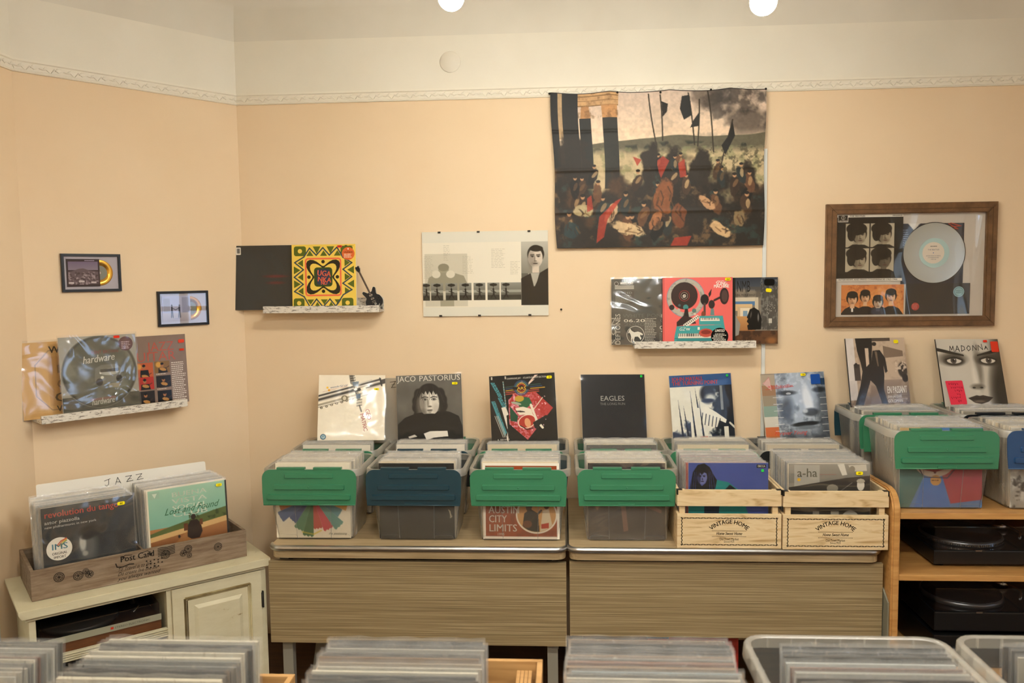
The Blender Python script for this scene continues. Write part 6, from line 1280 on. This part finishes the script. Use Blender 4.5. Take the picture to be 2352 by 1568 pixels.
obj('fluted_rail', bm, M_CREAM, t)
bm = bmesh.new(); box(bm, .0545, CL - .0355, .035, CD - .026, .05, .07, .001); obj('base_shelf', bm, M_CREAM, t)
bm = bmesh.new(); dx0, dx1, dz0, dz1 = .5165, CL - .0355, .075, CZ - .050
box(bm, dx0, dx1, .020, .042, dz0, dz1, .003)
dr = obj('door', bm, M_CREAM, t)
bm = bmesh.new()
def rectring(x0, x1, z0, z1, y, rad):
    P = [(cx, cz) for cx, cz in ((x0, z0), (x1, z0), (x1, z1), (x0, z1))]
    for i in range(4): a_, b_ = P[i], P[(i + 1) % 4]; tube(bm, [(a_[0], y, a_[1]), (b_[0], y, b_[1])], rad, 8)
rectring(dx0 + .048, dx1 - .048, dz0 + .05, dz1 - .045, .0195, .0045); rectring(dx0 + .056, dx1 - .056, dz0 + .058, dz1 - .053, .0205, .0025)
obj('door_moulding', bm, M_CREAM2, dr)
bm = bmesh.new(); x0, x1, z0, z1 = dx0 + .082, dx1 - .082, dz0 + .085, dz1 - .08
A_ = [bm.verts.new(p) for p in ((x0, .0195, z0), (x1, .0195, z0), (x1, .0195, z1), (x0, .0195, z1))]; k = .014; B_ = [bm.verts.new(p) for p in ((x0 + k, .0125, z0 + k), (x1 - k, .0125, z0 + k), (x1 - k, .0125, z1 - k), (x0 + k, .0125, z1 - k))]
bm.faces.new(B_)
for i in range(4): bm.faces.new((A_[i], A_[(i + 1) % 4], B_[(i + 1) % 4], B_[i]))
obj('raised_panel', bm, M_CREAM, dr)
bm = bmesh.new(); box(bm, dx1 + .001, dx1 + .008, .018, .029, .44, .51, .002); lathe(bm, [(.004, 0), (.004, .06), (0, .062)], 10, M=T(dx1 + .001, .019, .445)); obj('hinge', bm, M_IRON, dr)
# turntable in the bay
tt = thing('vintage_turntable', 'old wooden cased turntable with a silver front strip in the cream cabinet bay', 'turntable', CM @ T(.062, .055, .4195))
bm = bmesh.new(); box(bm, 0, .42, .0, .30, .0, .066, .003); obj('wooden_case', bm, mat('dark_teak', rough=.45, build=lambda nt, b: noise_to(nt, b, 4, (2, 4, 20), [(.3, '4a2a12'), (.7, '6b3f1d')])), tt)
s_ = Art(.42, .024); s_.slab(.003, '9b9884'); s_.text('STEREO ELECTRONIC', .60, .66, .018, '5d5a4c', wd=.30, lay=1); s_.poly([(.565, .3), (.59, .3), (.59, .68), (.565, .68)][::-1], 'b5402c', 1); s_.build('front_strip', M_GLOSSP, tt, T(.21, -.0035, .064))
bm = bmesh.new(); lathe(bm, [(0, .095), (.13, .095), (.134, .090), (.134, .078), (0, .078)], 64, M=T(.16, .15, 0)); obj('platter', bm, mat('dark_platter', '3a3630', .4, metal=.4), tt)
bm = bmesh.new(); tube(bm, [(.37, .24, .10), (.36, .10, .10), (.33, .06, .095)], .005, 8); tube(bm, [(.37, .24, .066), (.37, .24, .105)], .014, 14); obj('tonearm', bm, M_CHROME, tt)
bm = bmesh.new(); box(bm, .004, .416, .004, .296, .0675, .130, .003); obj('dust_cover', bm, M_SMOKE, tt)
# weathered crate with printed postcard decoration
K = T(.052, .083, CZ + .0008)
t = thing('postcard_crate', 'long weathered grey wooden crate with printed postcard stamps on the cream cabinet', 'crate', CM @ K); cw, cdp, chh = .785, .315, .112
for nm, b in (('front_board', (0, cw, 0, .012, 0, chh)), ('rear_board', (0, cw, cdp - .012, cdp, 0, chh)), ('end_board', (0, .012, .0125, cdp - .0125, 0, chh)), ('end_board', (cw - .012, cw, .0125, cdp - .0125, 0, chh)), ('base_board', (.0125, cw - .0125, .0125, cdp - .0125, .001, .009))):
    bm = bmesh.new(); box(bm, *b, .002); o = obj(nm, bm, M_GREYW, t)
    if nm == 'front_board': fb = o
bm = bmesh.new(); box(bm, .385, .393, .013, cdp - .0125, .010, chh - .01, .001); obj('centre_divider', bm, M_GREYW, t)
a = Art(cw, chh); kk = cw / chh; I_ = '2f2a24'
def stamp(x, y, r, star=False):
    a.circ(x, y, r, I_, 1, r0=r * .86); a.circ(x, y, r * .72, I_, 1, r0=r * .62)
    for i in range(5 if star else 8):
        t_ = R(72 * i + 90) if star else R(45 * i + 20); a.stroke([(x, y), (x + r * .6 * math.cos(t_), y - r * .6 * math.sin(t_) * kk)], r * (.22 if star else .10), I_, 1)
stamp(.115, .36, .023); stamp(.195, .44, .022, False); stamp(.228, .34, .014); stamp(.243, .46, .018, True); stamp(.590, .32, .022); stamp(.676, .40, .017, True); stamp(.700, .28, .020); stamp(.705, .52, .013); stamp(.850, .42, .021)
a.text('Post Card', .38, .28, .030, I_, wd=.155, bold=.02, lay=1); a.circ(.52, .20, .0075, I_, 1); [a.circ(.50 + .018 * (i % 5), .42 + .11 * (i // 5) + .03 * (i % 2), .004, I_, 1, n=8) for i in range(14)]
for i in range(6): a.stroke([(.555 + .0 * i, .06 + i * .055), (.575, .04 + i * .055), (.60, .07 + i * .055), (.635, .04 + i * .055)], .0035, I_, 1)
for s in (-1, 1): a.stroke([(.455 + s * .02, .10), (.455 + s * .05, .06), (.455 + s * .065, .12), (.455 + s * .05, .15)], .003, I_, 1)
a.stroke([(.36, .30), (.365, .42), (.39, .45), (.42, .40), (.44, .42)], .005, I_, 1)
for i, s in enumerate(('To Travel is to live', 'Do create live the life', 'you always wanted')): a.text(s, .365, .58 + .16 * i, .018, I_, wd=(.16, .185, .20)[i], shear=.5, bold=.005, lay=1)
a.merge(fb, M_MATTE, T(cw / 2, -.0002, 0))
JM = CM @ K
def c_tan():
    c = Cv(160, 160, '2e3130'); c.tex(.04, 40, 3); c.grad(.0, 0, 1, .4, '4a4c48', '363938'); c.tex(.03, 12, 5)
    c.ell(.46, .50, .11, .20, '6d6f6a', .8, ang=-8, soft=.7); c.ell(.42, .48, .035, .10, 'c9c5b9', .9, soft=.6); c.ell(.47, .42, .06, .03, '1d1f1e', .8, soft=.7); c.ell(.44, .61, .03, .03, 'bdb8aa', .7, soft=.7); c.ell(.5, .36, .11, .07, '1c1e1d', .9, soft=.6); c.mix(np.clip((c.V - .8) * 5, 0, 1), '3a3d3a', .7); return c
def d_tan(a):
    a.text('revolution du tango', .03, .12, .075, 'd5614f', wd=.80, bold=.015); a.text('astor piazzolla', .03, .195, .040, 'd8d3c6', wd=.37, bold=.01); a.text('new philharmonic in new york', .03, .245, .028, 'd0cbbe', wd=.55)
    a.circ(.170, .500, .135, 'e9e3d3', 1, n=44); a.text('IMS', .170, .505, .07, '5f99a8', al='c', wd=.17, bold=.04, lay=2); a.text('ORIGINAL', .170, .565, .030, '3c3b36', al='c', wd=.16, bold=.02, lay=2); a.text('IMPORT', .170, .61, .030, '3c3b36', al='c', wd=.13, bold=.02, lay=2)
    for i, col in enumerate(('c9503c', 'd98a3c', 'd9c04c', '7aa05c')): a.stroke([(.15 + i * .012, .455 + i * .006), (.19 + i * .010, .410 + i * .008), (.25, .385 + i * .010)], .010, col, 2)
o = cover('dark record sleeve with red lettering and a round white import badge', JM @ T(.205, .024, .0105) @ Matrix.Rotation(R(-3), 4, 'X'), c_tan(), d_tan, fm=M_CRINKLE, stickers=[(.86, .08, .085, .042, YS, '80')])
def c_bue():
    c = Cv(160, 160, '8fb59b'); c.grad(0, 0, 1, .55, 'a3c4a8', '7fae9a'); c.grad(0, .50, 1, .8, 'b0804e', '7a4a26'); c.rect(0, .8, 1, 1, '6b3f20')
    c.poly([(0, .56), (.25, .50), (.45, .46), (.60, .42), (.8, .38), (1, .35), (1, .50), (0, .62)], '5d6a38'); c.mix(np.clip((fbm(160, 160, 8, 5) - .5) * 6, 0, 1) * (c.V > .36) * (c.V < .48) * (c.U > .5), '3f4a26', .8); c.poly([(0, .60), (1, .47), (1, .54), (0, .66)], 'cdaa74'); c.poly([(.1, .9), (.48, .58), (.56, .58), (.5, .9)], 'a97a48', .6)
    c.ell(.555, .42, .032, .036, '2b1c12'); c.poly([(.47, .66), (.48, .52), (.52, .46), (.60, .46), (.645, .52), (.66, .62), (.62, .70), (.52, .70)], '2f1e14'); c.rect(.43, .49, .48, .58, '6b3f20'); c.rect(.63, .46, .67, .54, '6b3f20'); c.ell(.37, .64, .015, .02, '2f1e14')
    c.rect(0, 0, .022, 1, 'dcd2ba'); c.rect(.978, 0, 1, 1, '2b2a26'); c.rect(0, 0, 1, .012, 'e3dac4'); return c
def d_bue(a):
    for s, y in (('BUENA', .13), ('VISTA', .215), ('SOCIAL', .30), ('CLUB', .385)): a.text(s, .52, y, .062, 'dfe6d2', wd=.44, al='c', bold=.02, lay=1)
    a.text('Lost and Found', .20, .345, .085, '2c6a45', wd=.70, shear=.5, bold=-.005, lay=3, rot=1); a.poly([(.04, .03), (.16, .03), (.16, .12), (.04, .12)][::-1], '9fb8a0', 1); a.poly([(.07, .05), (.13, .05), (.10, .11)], 'd5dcc8', 2)
cover('green and brown record sleeve with green script above a man seen from behind', JM @ T(.572, .040, .0105) @ Matrix.Rotation(R(-4), 4, 'X'), c_bue(), d_bue, m=M_GLOSSP, stickers=[(.90, .06, .075, .038, YS, '165')])
s = 'record sleeve in the left half of the postcard crate'; fill(s, s, JM @ T(.197, 0, 0), .034, .190, 12, PALE + DIM[:3], lean=3.5, lean2=12, seed=110, z0=.0105)
s = 'record sleeve in the right half of the postcard crate'; fill(s, s, JM @ T(.566, 0, 0), .050, .200, 12, PALE + DIM[:3], lean=4.5, lean2=12, seed=111, z0=.0105)
bm = bmesh.new(); P = rrect(.325, .1775, .008, 3, 0, .1775); prism(bm, P, 0, .002); o = obj('genre_card', bm, M_WHITE, None, JM @ T(.393, .244, .0105) @ Matrix.Rotation(R(-9), 4, 'X')); tag(o, 'long white card handwritten JAZZ standing behind the records in the postcard crate', 'sign')
a = Art(.65, .355)
L = [[(0, .25), (.75, .05), (.55, .1), (.5, .8), (.2, .95), (.05, .8)], [(0, 1), (.35, .05), (.7, .9), (.6, .7), (.1, .62)], [(.0, .15), (.8, .1), (.1, .85), (.95, .8)], [(.0, .15), (.8, .1), (.1, .85), (.95, .8)]]
for i, Pp in enumerate(L):
    x0 = .375 + i * .062; a.stroke([(x0 + x * .045, .045 + y * .085 - .004 * i) for x, y in Pp], .0032, '3a3a36', 1)
    if i > 1: a.stroke([(x0 + .012, .092 - .004 * i), (x0 + .034, .088 - .004 * i)], .0028, '3a3a36', 1)
a.build('hand_lettering', M_MATTE, o, T(0, -.0005, 0))

# ---------------------------------------------------------------- foreground table with bins of records
FZ = .735
t = thing('display_table', 'table under the nearest row of record bins', 'table', T(0, -2.75, 0))
bm = bmesh.new(); box(bm, -1.6, 1.5, -.45, .51, FZ - .03, FZ, .004); obj('table_top', bm, M_BEECH, t)
for x in (-1.5, 1.4):
    for y in (-.38, .44): bm = bmesh.new(); box(bm, x - .025, x + .025, y - .025, y + .025, 0, FZ - .03, .003); obj('leg', bm, mat('grey_metal_leg'), t)
def opencrate(label, x0, x1, y1, h, D=.42, m=None):
    m = m or M_DIMPINE
    t = thing('record_crate', label, 'crate', T(x0, y1 - D, FZ)); w = x1 - x0; m = m or M_PINE
    for nm, b in (('rear_board', (0, w, D - .012, D, 0, h)), ('front_board', (0, w, 0, .012, 0, h)), ('side_board', (0, .012, .0125, D - .0125, 0, h)), ('side_board', (w - .012, w, .0125, D - .0125, 0, h)), ('base_board', (.0125, w - .0125, .0125, D - .0125, .001, .009))):
        bm = bmesh.new(); box(bm, *b, .0015); obj(nm, bm, m, t)
    return t
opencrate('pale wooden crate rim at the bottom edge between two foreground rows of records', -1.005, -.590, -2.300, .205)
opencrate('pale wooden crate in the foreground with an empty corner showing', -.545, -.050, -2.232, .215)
b_ = thing('slat_bundle', 'bundle of pale wooden slats standing in the empty corner of the foreground crate', 'slats', T(-.088, -2.285, FZ + .0095))
for k in range(4): bm = bmesh.new(); box(bm, -.018 + k * .0085, -.0105 + k * .0085, -.03, .03, 0, .190, .0008); obj('slat', bm, M_DIMPINE, b_)
opencrate('dark crate holding the middle foreground row of records', -.020, .375, -2.330, .17, m=M_DARK)
opencrate('dark crate holding the leftmost foreground row of records', -1.40, -1.012, -2.400, .17, m=M_DARK)
def fgbox(label, x, y):
    bmo = bin_(label, x, y, FZ, None, None, 0); return bmo
fgbox('clear bin in the foreground, beside the middle record row, fully in view', .577, -2.448)
fgbox('clear bin in the foreground cut off by the right edge of the photo', 1.012, -2.436)
def fg(label, x, yrear, yfront, n, seed, lean=6, lean2=3, z0=.010, cols=DIM, last=None): fill(label, label, T(x, 0, FZ), yfront, yrear, n, cols, lean=lean2, lean2=lean, seed=seed, jx=.006, jz=.004, z0=z0, last=last)
fg('record sleeve at the lower left corner of the photo, leftmost foreground row', -1.195, -2.452, -2.60, 10, 201, lean=5, lean2=5, last='3a372c')
fg('record sleeve in the foreground row in front of the cream cabinet', -.790, -2.435, -2.60, 13, 202, lean=4, lean2=-6)
fg('record sleeve in the foreground row in front of the left desk', -.318, -2.420, -2.60, 13, 203, lean=3, lean2=-4, last='1d1812')
fg('record sleeve in the foreground row in front of the right desk', .164, -2.395, -2.58, 13, 204, lean=2, lean2=0)
fg('record sleeve in the foreground clear bin', .585, -2.405, -2.575, 9, 205, lean=3, lean2=1, z0=.006, last='12110d')
fg('record sleeve in the clear bin at the lower right corner', 1.030, -2.385, -2.58, 10, 206, lean=2, lean2=0, z0=.006)
print('edge-on sleeves', NS, 'objects', len(bpy.data.objects))
